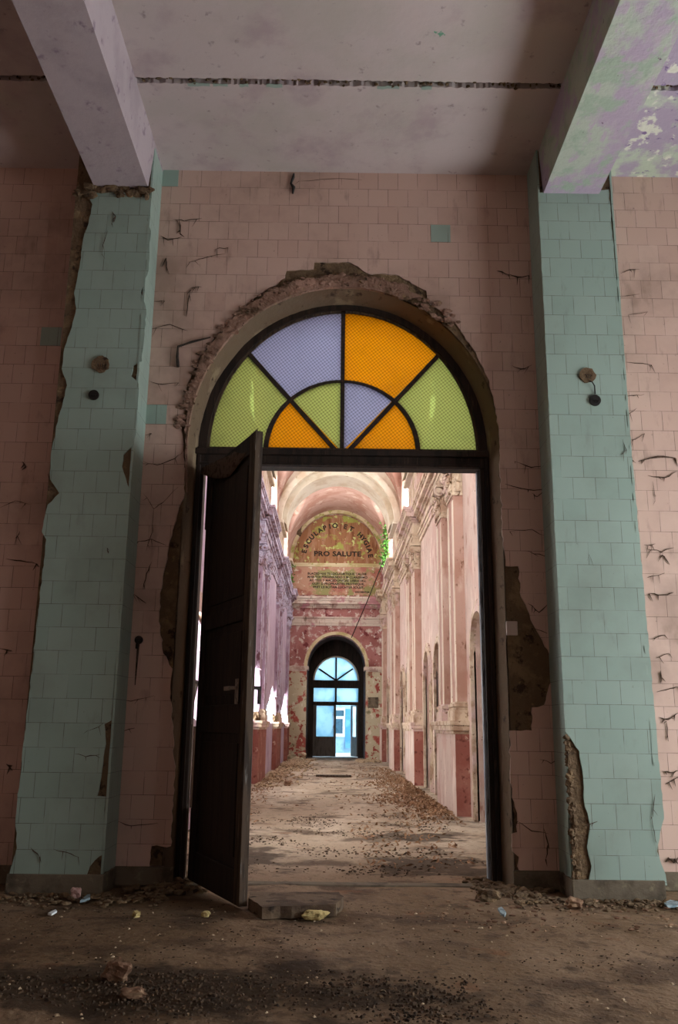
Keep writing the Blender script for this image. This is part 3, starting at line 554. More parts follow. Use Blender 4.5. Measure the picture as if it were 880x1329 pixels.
o = plate('concrete_slab', [rag([(p.x, p.y) for p in (on_z(322, 1180, .0), on_z(340, 1193, .0), on_z(436, 1189, .0), on_z(446, 1178, .0), on_z(440, 1172, .0), on_z(324, 1172, .0))], .008, .05)], 'xy', 0, .06, M['slab'])
tag(o, 'broken concrete slab lying in the doorway beside the open door', 'concrete slab')
def scatter(name, n, area, size, mat, label, cat, seed, dens=None, flat=.5, z=0):
    rg = random.Random(seed); bm = bmesh.new(); random.seed(seed); c = 0
    while c < n:
        x, y = area(rg)
        if dens and rg.random() > dens(x, y): continue
        s = size * rg.uniform(.35, 1) ** 1.5; c += 1
        v = bmesh.ops.create_icosphere(bm, subdivisions=1, radius=1)['verts'] if s > .012 else bmesh.ops.create_cone(bm, cap_ends=True, segments=4, radius1=1, radius2=.5, depth=1.2)['verts']
        a = rg.uniform(0, PI); ca, sa = math.cos(a), math.sin(a); st = rg.uniform(1, 1.8)
        for q in v:
            w_ = q.co * (1 + rg.uniform(-.25, .25)); X, Y = w_.x * s * st, w_.y * s
            q.co = Vector((x + X * ca - Y * sa, y + X * sa + Y * ca, max(-.002, z + (w_.z + .5) * s * flat)))
    o = obj(name, bm, M[mat]); return tag(o, label, cat, None, 'stuff')
nz = lambda x, y, s=1.5, o=0: noise.noise(Vector((x * s + o, y * s, o)))
def heap(cx, cy, rx, ry): return lambda r: (cx + r.gauss(0, rx), cy + r.gauss(0, ry))
inroom = lambda x, y: (-2.4 < x < 2.5 and 2.6 < y < 5.55)
scatter('rubble', 3600, lambda r: (r.uniform(-2.3, .6), r.uniform(3.2, 4.35)), .009, 'dirt', 'dark crumbled dirt in the left foreground', 'rubble', 1, lambda x, y: max(0, .25 + 2.0 * nz(x, y, 1.2, 3) - abs(y - 3.8 - .15 * x) * .9), .7)
scatter('rubble', 1800, lambda r: (r.uniform(-2.4, 2.4), r.uniform(2.7, 5.5)), .006, 'dirt', 'fine dark grit over the near floor', 'rubble', 2, lambda x, y: max(.12, .3 + nz(x, y, 2.1, 7)), .6)
scatter('rubble', 420, lambda r: (r.uniform(-2.4, 2.5), r.uniform(2.7, 5.5)), .008, 'plaster_edge', 'pale plaster grit over the near floor', 'rubble', 3, None, .6)
scatter('rubble', 700, lambda r: (r.choice((r.uniform(-2.2, -.95), r.uniform(1.1, 2.6))), 5.6 - abs(r.gauss(0, .14))), .022, 'mortar', 'crumbled mortar along the foot of the arch wall', 'rubble', 4, lambda x, y: 1 if not (-1.95 < x < -1.37 or 1.46 < x < 2.03) or y < 5.57 else 0, .6)
scatter('rubble', 500, lambda r: (r.choice((-1.02, 1.13)) + r.gauss(0, .1), r.uniform(5.62, 6.35)), .03, 'mortar', 'earthy rubble piled at both door posts', 'rubble', 5, lambda x, y: 1 if (-1.38 < x < 1.46) else 0, .7)
scatter('rubble', 240, lambda r: (r.uniform(.6, 2.6), r.uniform(4.7, 5.55)), .016, 'brick', 'reddish grit in front of the right pillar', 'rubble', 6, None, .5)

# ================================================================== HALL
XR, XL, YF = 1.62, -1.40, 27.2
UN = [10.5, 15.8, 20.9, 26.0]
def bump_unit(s): return [u for u in UN]
# right wall with arched doors
doors = []
for u in (5.2, 10.5, 15.8, 20.9):
    for k, dy in enumerate((2.75, 4.35)):
        c = u + dy
        if 6.9 < c < 26.5: doors.append(c)
HZ = 5.0
rwall = plate('wall_right', [rect(YB - .02, -.05, YF + .4, HZ)] + [arch(c, 1.85, .46, .40, -.06) for c in doors], 'yz', XR, XR + .42, M['hall_pink'])
structure(rwall, 'right wall of the pink hall with arched side doors', 'wall')
ZT = HZ
for i, c in enumerate(doors):
    e = empty('door_%d' % (i + 2), (XR + .2, c, 0))
    structure(e, 'arched brown side door in the right hall wall, number %s counted from the near end' % ['one', 'two', 'three', 'four', 'five', 'six', 'seven', 'eight'][i], 'door')
    obj('leaf', boxes((XR + .24, XR + .28, c - .45, c - .01, 0, 1.72), (XR + .24, XR + .28, c + .01, c + .45, 0, 1.72), (XR + .22, XR + .245, c - .38, c - .08, .15, .8), (XR + .22, XR + .245, c - .38, c - .08, .95, 1.6), (XR + .22, XR + .245, c + .08, c + .38, .15, .8), (XR + .22, XR + .245, c + .08, c + .38, .95, 1.6)), M['wood'], e)
    plate('tympanum', [arch(c, 1.85, .46, .40, 1.72)], 'yz', XR + .2, XR + .3, M['hall_red'], e)
    for r0, r1, dpt in ((.46, .53, .045), (.53, .60, .025)):
        lp = [(c - r1, 0)] + [(c - r1 * math.cos(PI * i_ / 24), 1.85 + (r1 - .06) * math.sin(PI * i_ / 24)) for i_ in range(25)] + [(c + r1, 0), (c + r0, 0)] + [(c - r0 * math.cos(PI * i_ / 24), 1.85 + (r0 - .06) * math.sin(PI * i_ / 24)) for i_ in range(24, -1, -1)] + [(c - r0, 0)]
        plate('casing', [lp], 'yz', XR - dpt, XR + .02, M['cream'], e)
# left wall with broken windows
wins = [[(7.4, 1.05)] + [(8.7 - 1.2 * math.cos(PI * i / 12), 1.45 + .62 * math.sin(PI * i / 12)) for i in range(13)] + [(9.9, 1.05)],
        [(12.9, 1.05), (12.95, 1.3), (13.5, 1.55), (14.3, 1.7), (15.2, 1.8), (16.1, 2.12), (16.5, 2.1), (16.95, 1.9), (16.98, 1.32), (16.6, 1.2), (16.2, 1.07)],
        [(18.1, 1.05), (18.15, 1.15), (18.9, 1.36), (19.4, 1.5), (20.2, 1.82), (20.55, 1.9), (21.0, 1.76), (21.55, 1.62), (21.9, 1.56), (22.0, 1.28), (21.4, 1.1), (20.9, 1.04)],
        [(23.4, 1.05), (23.6, 1.3), (24.5, 1.42), (25.3, 1.75), (26.0, 1.92), (26.5, 1.8), (26.6, 1.07)]]
lwall = plate('wall_left', [rect(YB - .02, -.05, YF + .4, HZ)] + [rag(w_, .03, .12) for w_ in wins], 'yz', XL - .16, XL, M['hall_pink_cool_light'])
structure(lwall, 'left wall of the pink hall with broken-out windows', 'wall')
for w_ in (wins[0],):
    ol = [(8.7 - 1.5 * math.cos(PI * i / 20), 1.5 + .8 * math.sin(PI * i / 20)) for i in range(21)]; il = [(8.7 - 1.22 * math.cos(PI * i / 20), 1.5 + .6 * math.sin(PI * i / 20)) for i in range(20, -1, -1)]
    plate('window_moulding', [ol + il], 'yz', XL - .01, XL + .06, M['cream'], lwall)
obj('casing_board', boxes((XL - .01, XL + .05, 9.0, 9.6, .2, .98)), M['wood_worn'], lwall)
# bent iron casement bars in the broken windows
for i, (y, z, lab) in enumerate(((9.3, 1.45, 'rusty window latch bar in the nearest left window'), (15.9, 1.55, 'bent black casement bar in the broken left window before the first pillar pair'),)):
    bm = bmesh.new(); tube(bm, [(XL - .08, y - .9, z), (XL - .08, y + .35, z)], .018, 6); tube(bm, [(XL - .08, y + .3, z), (XL - .08, y + .05, z - .22)], .02, 6)
    tag(obj('casement_bar', bm, M['iron']), lab, 'window bar')

# pilaster units
def capital(bm, xf, y0, y1, z0, z1, sg):
    """leafy capital: bell, two rows of leaves, corner volutes, abacus. xf = face plane, sg = direction away from the wall"""
    d = .02; X = lambda t: xf + sg * t; w_ = y1 - y0; h = z1 - z0
    def bx(t0, t1, a, b, c, e): box(bm, min(X(t0), X(t1)), max(X(t0), X(t1)), a, b, c, e)
    bx(-.14, .015, y0 - .015, y1 + .015, z0, z0 + .035)                 # astragal
    bx(-.14, .008, y0, y1, z0 + .035, z1 - .06)                         # bell
    bx(-.14, .075, y0 - .065, y1 + .065, z1 - .055, z1)                 # abacus
    for row, zz in ((0, z0 + .04), (1, z0 + .17)):
        n = 4 if row == 0 else 3
        for i in range(n):
            yc = y0 + w_ * (i + .5) / n
            rock(bm, (X(.022 + .012 * row), yc, zz + .065), (.03, w_ / n * .42, .075), 2, i + row, .4, Quaternion((1, 0, 0, 0)))
            rock(bm, (X(.045 + .014 * row), yc, zz + .125), (.03, w_ / n * .34, .025), 1, i, .3, Quaternion((1, 0, 0, 0)))
        for e in (y0, y1): rock(bm, (X(-.05), e + (-.02 if e == y0 else .02), zz + .07), (.05, .03, .08), 2, 3, .4, Quaternion((1, 0, 0, 0)))
    for e, s in ((y0, -1), (y1, 1)):
        disc(bm, (X(.035), e + s * .02, z1 - .125), (0, 1, 0), .062, .06, 14); disc(bm, (X(.035), e + s * .035, z1 - .125), (0, 1, 0), .028, .07, 10)
        disc(bm, (X(-.07), e + s * .025, z1 - .125), (0, 1, 0), .05, .05, 14)
    for e in (y0 + .05, y1 - .05): disc(bm, (X(.05), e, z1 - .12), (1, 0, 0), .055, .05, 14)
def unit(u, side, k, broken=None):
    sg = -1 if side == 'right' else 1
    wallx = XR if side == 'right' else XL; face = 1.50 if side == 'right' else -1.33; ped = 1.45 if side == 'right' else -1.30
    cr_, hp, hr = ('cream', 'hall_pink', 'hall_red') if side == 'right' else ('cream_left', 'hall_pink_cool_light', 'hall_red')
    ln = 1.85 if u < 25 else 1.2
    o_ = ['first', 'second', 'third', 'fourth'][k]
    e = empty('pilaster_pair', (wallx, u, 0)); structure(e, '%s pilaster pair from the near end, on the %s side of the pink hall' % (o_, side), 'pilaster')
    X = lambda t: (min(wallx + .01 * -sg, t), max(wallx + .01 * -sg, t))
    a, b = X(ped); obj('pedestal', boxes((a, b, u, u + ln, -.02, .94)), M[hr] if side == 'left' else M['hall_pink'], e, bevel=.006)
    a, b = X(ped + .0 * sg)
    capb = []
    for t, za, zb in ((.015, .92, .96), (.05, .96, 1.02), (.065, 1.02, 1.075)):
        a, b = X(ped + sg * t); capb.append((a, b, u - t * .8, u + ln + t * .8, za, zb))
    obj('pedestal_cap', boxes(*capb), M['cream'] , e, bevel=.008)
    if side == 'right':   # red painted end face of the pedestal
        obj('end_face', boxes((ped + .004, XR + .01, u - .004, u + .01, .0, .92)), M['hall_red'], e)
    sp = [(u + .08, u + .62)] + ([(u + 1.3, u + 1.82)] if ln > 1.5 else [])
    for j, (y0, y1) in enumerate(sp):
        zb = 1.07
        if broken and j == 0: zb = broken
        pe = empty('pilaster', (wallx, y0, 0)); pe.parent = e; pe.location = (0, y0 - u, 0)
        def sub(name, bm, mt, bv=0):
            for v in bm.verts: pass
            bmesh.ops.recalc_face_normals(bm, faces=bm.faces); me = bpy.data.meshes.new(name); bm.to_mesh(me); bm.free(); me.transform(Matrix.Translation((-wallx, -y0, 0))); me.materials.append(M[mt])
            o = bpy.data.objects.new(name, me); COL.objects.link(o); o.parent = pe
            if bv: bb = o.modifiers.new('b', 'BEVEL'); bb.width = bv; bb.segments = 2; bb.limit_method = 'ANGLE'
            return o
        a, b = X(face); bm = boxes((a, b, y0, y1, zb, 3.87))
        sub('shaft', bm, 'shaft_left' if side == 'left' else 'shaft_shaded_pink')
        # raised cream edge fillets, wide and pale to paint the shaft front lit
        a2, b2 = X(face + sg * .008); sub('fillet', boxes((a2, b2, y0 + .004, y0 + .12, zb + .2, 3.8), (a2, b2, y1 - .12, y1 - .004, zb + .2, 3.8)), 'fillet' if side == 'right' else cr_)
        if zb < 1.1:
            bb_ = []
            for t, za, zc in ((.045, 1.07, 1.20), (.03, 1.20, 1.235), (.04, 1.235, 1.275), (.015, 1.275, 1.30)):
                a, b = X(face + sg * t); bb_.append((a, b, y0 - t, y1 + t, za, zc))
            sub('base', boxes(*bb_), 'cream', .008)
        else:
            bm = bmesh.new(); rock(bm, (face - sg * .04, (y0 + y1) / 2, 1.14), (.06, .16, .11), 3, 3, .5); sub('broken_base', bm, 'mortar')
        bm = bmesh.new(); capital(bm, face, y0, y1, 3.86, 4.35, sg); sub('capital', bm, cr_)
    # entablature break-out above the pair
    prof = [(4.35, 4.43, .03), (4.43, 4.49, .045), (4.49, 4.53, .07), (4.53, 4.74, .025), (4.74, 4.78, .06), (4.78, 4.83, .10), (4.83, 4.92, .17), (4.92, 4.96, .19), (4.96, 5.02, .215)]
    bs = []
    for za, zc, t in prof:
        a, b = X(face + sg * t); bs.append((a, b, u - t * .7 + .04, u + ln + t * .7 - .02, za, zc))
    obj('entablature_block', boxes(*bs), M[cr_], e, bevel=.006)
    # attic strip up to the vault
    a, b = X((wallx + face) / 2); obj('attic_strip', boxes((a, b, u + .1, u + ln - .1, 5.0, 5.92)), M['cream'], e, bevel=.006)
    a, b = X(face - sg * .0 + sg * .05); obj('impost', boxes((a, b, u + .0, u + ln - .0, 5.9, 5.98)), M['rib'], e, bevel=.01)
for k, u in enumerate(UN):
    unit(u, 'right', k)
    unit(u, 'left', k, {1: 2.0, 2: 1.66}.get(k))
# hall entablature running along both walls
prof = [(4.35, 4.43, .03), (4.43, 4.49, .045), (4.49, 4.53, .07), (4.53, 4.74, .012), (4.74, 4.78, .05), (4.78, 4.83, .09), (4.83, 4.92, .15), (4.92, 4.96, .17), (4.96, 5.02, .19)]
for side, wx, sg, mt in (('right', XR, -1, 'cream'), ('left', XL, 1, 'cream_left')):
    bs = [(min(wx - sg * .02, wx + sg * t), max(wx - sg * .02, wx + sg * t), YB, YF, za, zc) for za, zc, t in prof]
    o = obj('cornice', boxes(*bs), M[mt], None, bevel=.006); structure(o, 'moulded stucco cornice along the %s wall of the hall' % side, 'cornice')
# attic walls with arched clerestory windows
VC = .10; RV = 1.60; SP = 6.12
bays = [(u + 1.85 + 5.25) / 2 + u / 2 for u in (5.25,)]
bc = [8.7, 14.1, 19.35, 24.45]; RB = 1.25
for side, wx, sg in (('right', XR, 1), ('left', XL, -1)):
    x0, x1 = (wx, wx + .1) if sg > 0 else (wx - .1, wx)
    top = [(YF + .3, SP)]
    lo = 5.45
    o = plate('wall_%s' % side, [rect(YB - .02, HZ, YF + .4, SP + RB + .05)] + [arch(c, SP, .92, .95, 5.55) for c in bc], 'yz', x0, x1, M['vault'])
    structure(o, 'clerestory wall above the %s hall cornice' % side, 'wall')
    for i, c in enumerate(bc):
        portal('clerestory_daylight', ((wx + sg * .4), c, 6.3), (0, c, 6.3), 1.9, 1.6)
for w_ in wins:
    c = (w_[0][0] + w_[-1][0]) / 2; portal('window_daylight', (XL - .25, c, 1.5), (0, c, 1.5), abs(w_[-1][0] - w_[0][0]), 1.1)
# groined vault
bm = bmesh.new(); NA = 48; ys = [YB - .02 + i * .075 for i in range(int((YF + .4 - YB) / .075) + 1)]; rows = []
HWV = (XR - XL) / 2 + .02; CV = (XR + XL) / 2
for y in ys:
    row = []
    for i in range(NA + 1):
        a = PI * i / NA; x = CV - HWV * math.cos(a); zb = SP + (1.66) * math.sin(a)
        dy = min(abs(y - c) for c in bc); zc = SP + math.sqrt(max(0, RB * RB - dy * dy)) if dy < RB else 0
        row.append(bm.verts.new((x, y, max(zb, zc))))
    rows.append(row)
for a, b in zip(rows, rows[1:]):
    for i in range(NA): bm.faces.new((a[i], a[i + 1], b[i + 1], b[i]))
o = obj('ceiling', bm, M['vault'], None, True); sm = o.modifiers.new('s', 'SOLIDIFY'); sm.thickness = .12; sm.offset = 1
structure(o, 'pink plastered groined vault over the hall', 'vault')
# transverse ribs
for k, u in enumerate(UN[:3]):
    e = empty('vault_rib', (CV, u, 5.95)); structure(e, '%s cream transverse rib of the vault from the near end' % ['first', 'second', 'third'][k], 'vault rib')
    lp = lambda r: [(.085 - r * math.cos(PI * i / 40), 5.95 + r * math.sin(PI * i / 40)) for i in range(41)]
    def shell(r):   # everything between the rib intrados and the vault
        outer_ = [(CV - HWV * math.cos(PI * i / 40), max(5.96, SP + 1.66 * math.sin(PI * i / 40) + .03)) for i in range(41)]
        return [lp(r) + outer_[::-1]]
    plate('outer_band', shell(1.47), 'xz', u + .0, u + .42, M['rib'], e)
    plate('inner_band', shell(1.31), 'xz', u + .42, u + 1.5, M['rib'], e)
    plate('fillet', [lp(1.40) + lp(1.55)[::-1]], 'xz', u - .04, u + .08, M['rib'], e)

# ------------------------------------------------------------------ far end wall
kf = YF / 27.93
def fx(px, py): return xz(px, py, YF)
FA = lambda z: (z - 1) * kf + 1
cx = .09; ax0 = -.80; ax1 = 1.02; cxa = (ax0 + ax1) / 2; ra = (ax1 - ax0) / 2; sA = 2.78
fwall = plate('wall_far', [rect(XL - .4, -.05, XR + .4, 8.2), arch(cxa, sA, ra, 1.0, -.06, 36), arch(cx, 6.18, 1.40, 1.50, 6.04, 40)], 'xz', YF, YF + .55, M['far_pink'])
structure(fwall, 'far end wall of the hall with peeling paint and an arched door', 'wall')
plate('lunette', [arch(cx, 6.18, 1.44, 1.53, 6.0, 40)], 'xz', YF + .16, YF + .24, M['lunette'], fwall)
plate('archivolt', [band(cx, 6.18, 1.40, 1.58, 1.50, 1.66, 40)], 'xz', YF - .12, YF + .02, M['archivolt'], fwall)
plate('inscription_panel', [rect(-1.30, 5.02, 1.48, 5.98)], 'xz', YF - .02, YF + .01, M['tablet'], fwall)
obj('lunette_sill', boxes((XL, XR, YF - .08, YF + .16, 5.98, 6.04), (XL, XR, YF - .05, YF, 5.93, 5.98)), M['archivolt'], fwall, bevel=.008)
arr = [(4.05, 4.13, .03), (4.13, 4.28, .045), (4.28, 4.33, .075), (4.60, 4.66, .06), (4.66, 4.72, .12), (4.72, 4.82, .2), (4.82, 4.88, .23), (4.88, 4.95, .26)]
o = obj('cornice', boxes(*[(XL, XR, YF - t, YF + .01, a, b) for a, b, t in arr]), M['far_stone'], None, bevel=.006); structure(o, 'stone cornice bands across the far end wall', 'cornice')
bs = []; x = XL + .05
while x < XR - .05: bs.append((x, x + .035, YF - .10, YF - .05, 4.605, 4.655)); x += .07
ob = obj('dentils', boxes(*bs), M['far_stone'], o)
plate('door_archivolt', [band(cxa, sA, ra - .005, ra + .10, .995, 1.09, 36)], 'xz', YF - .035, YF + .02, M['archivolt'], fwall)
for s, x0, x1 in (('left', XL + .02, ax0), ('right', ax1, XR - .02)):
    e = empty('door_pier', ((x0 + x1) / 2, YF, 0)); structure(e, 'peeling %s pier beside the far arched door' % s, 'pier')
    obj('shaft', boxes((x0, x1, YF - .09, YF + .5, 0, 2.66)), M['far_pier'], e, bevel=.01)
    obj('base', boxes((x0 - .01, x1 + .01, YF - .12, YF, 0, .28)), M['far_pier'], e, bevel=.01)
    obj('impost', boxes((x0 - .05 * (s == 'right'), x1 + .05 * (s == 'left'), YF - .14, YF + .5, 2.68, 2.79), (x0, x1, YF - .11, YF + .5, 2.63, 2.68)), M['far_stone'], e, bevel=.01)
x, z = fx(484, 912); o = obj('wall_plaque', boxes((x - .16, x + .16, YF - .125, YF - .085, z - .16, z + .16), (x - .13, x + .13, YF - .135, YF - .12, z - .13, z - .02), (x - .13, x + .13, YF - .135, YF - .12, z + .02, z + .13)), M['cement'], None, bevel=.005)
tag(o, 'grey stone plaque on the pier right of the far door', 'plaque')
# dark vaulted passage behind the arch
YD = 29.1
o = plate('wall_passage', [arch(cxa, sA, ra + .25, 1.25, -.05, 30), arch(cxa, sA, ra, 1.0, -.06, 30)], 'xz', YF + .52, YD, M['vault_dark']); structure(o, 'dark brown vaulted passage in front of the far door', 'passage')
# glazed far door
def D(px, py): return xz(px, py, YD)
fd = empty('door_11', (cxa, YD, 0)); structure(fd, 'dark framed glazed double door at the far end of the hall', 'door')
L_, R_ = D(405, 935)[0], D(468, 935)[0]; mx = D(436, 900)[0]; zs = D(436, 883)[1]; rD = (D(464.5, 883)[0] - D(408, 883)[0]) / 2; cD = (D(464.5, 883)[0] + D(408, 883)[0]) / 2; zt = D(436, 853)[1]
z1 = D(436, 893)[1]; z2 = D(436, 911)[1]; z3 = D(436, 915)[1]; kz = zt - zs
xl, xr = D(407, 900)[0], D(465, 900)[0]
plate('surround', [arch(cxa, sA, ra + .02, 1.02, -.02, 30), [(xl, z2), (xl, z1), (xr, z1), (xr, z2)], [(cD - rD * math.cos(PI * i / 24), zs + kz * math.sin(PI * i / 24)) for i in range(25)], [(xl, .0), (xl, z3), (xr, z3), (xr, .0)]], 'xz', YD, YD + .12, M['wood'], fd)
plate('fanlight_bead', [band(cD, zs, rD - .01, rD + .04, kz - .01, kz + .04, 24)], 'xz', YD - .03, YD + .01, M['rib'], fd)
for q in ((mx, zt), D(414, 868), D(458, 868)): bar('glazing_bar', (mx, zs), q, .05, fd, YD + .02, YD + .07, 'wood')
bar('mullion', (mx, z2 - .03), (mx, z1 + .02), .06, fd, YD + .02, YD + .08, 'wood'); bar('transom', (xl, z2 - .02), (xr, z2 - .02), .05, fd, YD - .01, YD + .05, 'wood_worn')
plate('fanlight_pane', [[(cD - rD * math.cos(PI * i / 24), zs + kz * math.sin(PI * i / 24)) for i in range(25)]], 'xz', YD + .04, YD + .046, M['g_pale'], fd)
for a, b in ((xl, mx), (mx, xr)): plate('transom_pane', [rect(a, z2, b, z1)], 'xz', YD + .04, YD + .046, M['g_pale'], fd)
lx0, lx1 = xl, D(436, 950)[0]; gz0 = D(425, 956)[1]; gz1 = D(425, 916)[1]; gx0, gx1 = D(410.5, 940)[0], D(433, 940)[0]
lfv = empty('leaf', (0, 0, 0)); lfv.parent = fd; lfv.location = (-cxa + lx0, 0, 0)
def subl(name, me, mt, par, org):
    me.transform(Matrix.Translation(-Vector(org))); me.materials.clear(); me.materials.append(M[mt]); o = bpy.data.objects.new(name, me); COL.objects.link(o); o.parent = par; return o
subl('leaf_frame', plate_mesh([rect(lx0, .03, lx1, z3), rect(gx0, gz0, gx1, gz1)], 'xz', YD + .03, YD + .08), 'door_grey', lfv, (lx0, YD, 0))
subl('pane', plate_mesh([rect(gx0, gz0, gx1, gz1)], 'xz', YD + .05, YD + .056), 'g_pale', lfv, (lx0, YD, 0))
bm = bmesh.new(); hx = D(431.5, 930)[0]; tube(bm, [(hx, YD + .02, gz0 + .75), (hx + .05, YD - .03, gz0 + .6), (hx + .05, YD - .03, gz0 + .4), (hx, YD + .02, gz0 + .25)], .016, 6); me = bpy.data.meshes.new('h'); bm.to_mesh(me); bm.free(); subl('handle', me, 'white_paint', lfv, (lx0, YD, 0))
# right leaf stands open, turned into the far room
ox = D(457.5, 950)[0]
lr = empty('leaf', (0, 0, 0)); lr.parent = fd; lr.location = (xr - cxa, 0, 0)
dv = Vector((ox - xr, .55, 0)); dl = dv.length; dv.normalize(); nv = Vector((-dv.y, dv.x, 0))
def lm(bm):
    for v in bm.verts: v.co = dv * v.co.x + nv * v.co.y + Vector((0, .06, v.co.z))
    bmesh.ops.recalc_face_normals(bm, faces=bm.faces); me = bpy.data.meshes.new('m'); bm.to_mesh(me); bm.free(); return me
for nme, bb, mt in (('leaf_frame', ((0, .1, 0, .04, .03, z3), (dl - .1, dl, 0, .04, .03, z3), (.1, dl - .1, 0, .04, .03, gz0), (.1, dl - .1, 0, .04, gz1, z3)), 'door_grey'), ('pane', ((.1, dl - .1, .015, .02, gz0, gz1),), 'g_pale'), ('edge', ((dl - .002, dl + .02, -.01, .05, .03, z3),), 'white_paint')):
    me = lm(boxes(*bb)); me.materials.append(M[mt]); o = bpy.data.objects.new(nme, me); COL.objects.link(o); o.parent = lr
# bright room behind
Y2 = 33.6
o = obj('wall_beyond', boxes((-2.6, 2.9, Y2, Y2 + .2, -.05, 4.6)), M['pale_wall']); structure(o, 'pale blue wall of the bright room beyond the far door', 'wall')
o = obj('wall_beyond', boxes((-2.8, -2.6, YD + .1, Y2, -.05, 4.6), (2.9, 3.1, YD + .1, Y2, -.05, 1.2), (-2.8, cxa - ra - .1, YD + .1, YD + .2, -.05, 4.6), (cxa + ra + .1, 3.1, YD + .1, YD + .2, -.05, 4.6)), M['pale_wall']); structure(o, 'side walls of the bright room beyond the far door', 'wall')
F = lambda px, py: xz(px, py, Y2 - .03)
a, b = F(448.5, 920)[0], F(456, 920)[0]
o = obj('blue_panel', boxes((a, b + .3, Y2 - .05, Y2, .2, F(450, 920)[1])), M['blue_wall']); tag(o, 'bright blue door panel seen through the open far door', 'panel')
e = empty('inner_window', (F(441, 935)[0], Y2, 0)); tag(e, 'white framed dark window seen through the open far door', 'window')
wx0, wx1 = F(434, 930)[0], F(447, 930)[0]; wz0, wz1, wz2, wz3 = F(440, 952)[1], F(440, 933)[1], F(440, 929.5)[1], F(440, 922)[1]
plate('frame', [rect(wx0 - .05, wz0 - .12, wx1 + .02, wz3 + .1), rect(wx0 + .02, wz0, wx1 - .06, wz1), rect(wx0 + .02, wz2, wx1 - .02, wz3)], 'xz', Y2 - .07, Y2, M['white_paint'], e)
plate('pane', [rect(wx0, wz0, wx1, wz3)], 'xz', Y2 - .03, Y2 - .02, M['slate'], e)
o = obj('ceiling', boxes((-2.8, 3.1, YD + .1, Y2 + .2, 4.6, 4.75)), M['pale_wall']); structure(o, 'ceiling of the bright room beyond the far door', 'ceiling')
o = obj('floor', boxes((-2.8, 3.1, YD + .05, Y2 + .1, -.1, .02)), M['white_paint']); structure(o, 'pale floor of the bright room beyond the far door', 'floor')
o = plate('ring_arch', [band(cD + .02, 2.5, .55, .85, .7, 1.0, 24)], 'xz', Y2 - .1, Y2 + .01, M['white_paint']); structure(o, 'white arch moulding on the wall beyond the far fanlight', 'moulding')

# inscriptions
def text(s, x, z, h, rot=0, y=YF + .155, sx=1.0, name='inscription', align='CENTER', lab=None):
    c = bpy.data.curves.new(name, 'FONT'); c.body = s; c.size = h * 1.42; c.extrude = .004; c.offset = .004 if h < .1 else .008; c.align_x = align; c.resolution_u = 3; c.space_character = 1.05
    t = bpy.data.objects.new('tmp', c); COL.objects.link(t); me = bpy.data.meshes.new_from_object(t.evaluated_get(bpy.context.evaluated_depsgraph_get())); bpy.data.objects.remove(t); bpy.data.curves.remove(c)
    me.transform(Matrix.Diagonal((sx, 1, 1, 1)))
    me.transform(Matrix.Rotation(PI / 2, 4, 'X')); me.transform(Matrix.Rotation(-rot, 4, 'Y')); me.transform(Matrix.Translation((x, y, z)))
    return me
def joined(name, meshes, mat, parent):
    bm = bmesh.new()
    for m_ in meshes: bm.from_mesh(m_)
    me = bpy.data.meshes.new(name); bm.to_mesh(me); bm.free(); return link(name, me, M[mat], parent)
tx = [text('PRO SALUTE', *fx(438, 720.5), .155, sx=1.18)]
cxp, czp = cx, 6.18
for ch, ang in zip('ESCULAPIO' + 'ET' + 'HYGIAE', (166, 157, 148, 139, 130, 121, 112, 103, 94, 76, 65, 47, 39, 31, 24, 17, 8)):
    a = math.radians(ang); r = 1.02
    tx.append(text(ch, cxp + r * math.cos(a), czp + r * 1.05 * math.sin(a), .15, a - PI / 2, sx=1.05))
o = joined('inscription', tx, 'letters', fwall); o['label'] = 'painted capital letters reading ESCULAPIO ET HYGIAE PRO SALUTE'
tx = []
for i, s in enumerate(('BLACED HAI TI LOCLIOMTIQUE CALDIE', 'MAR TOI FERDINANDO S M CLARISSIMO', 'AC TESS Y MACEDONICAE LEBRATRU,', 'OLET D PROPRAESTES PROTVIQUE,', 'PRET LE ROTAM LUCHTER SOLEIT,')):
    x, z = fx(437.5 + i * .5, 746.2 + i * 4.35); tx.append(text(s, x, z, .068, sx=1.04, y=YF - .022))
x, z = fx(470, 769.5); tx.append(text('ARGUMENTUM', x, z, .045, y=YF - .022))
o = joined('inscription', tx, 'letters', fwall); o['label'] = 'five painted lines of small capital letters on the tablet'

# rod hanging from the vault to the door arch
p0 = on_y(500, 722, 25.4); p1 = on_y(456, 828, YF - .02)
bm = bmesh.new(); tube(bm, [p0, (p0 + p1) / 2 + Vector((.0, 0, -.05)), p1], .014, 6)
tag(obj('hanging_cable', bm, M['iron']), 'dark cable slanting from the right cornice to the far door arch', 'cable')
x, z = fx(378.5, 682)
bm = bmesh.new(); rock(bm, (XL + .17, YF - .2, z - .1), (.2, .14, .3), 3, 4, .6)  # dark lump standing in for a hole beside the lunette
tag(obj('dark_hole_lump', bm, M['mortar']), 'dark lump put in for a brown hole under the vault beside the lunette, above the left cornice', 'masonry', None)
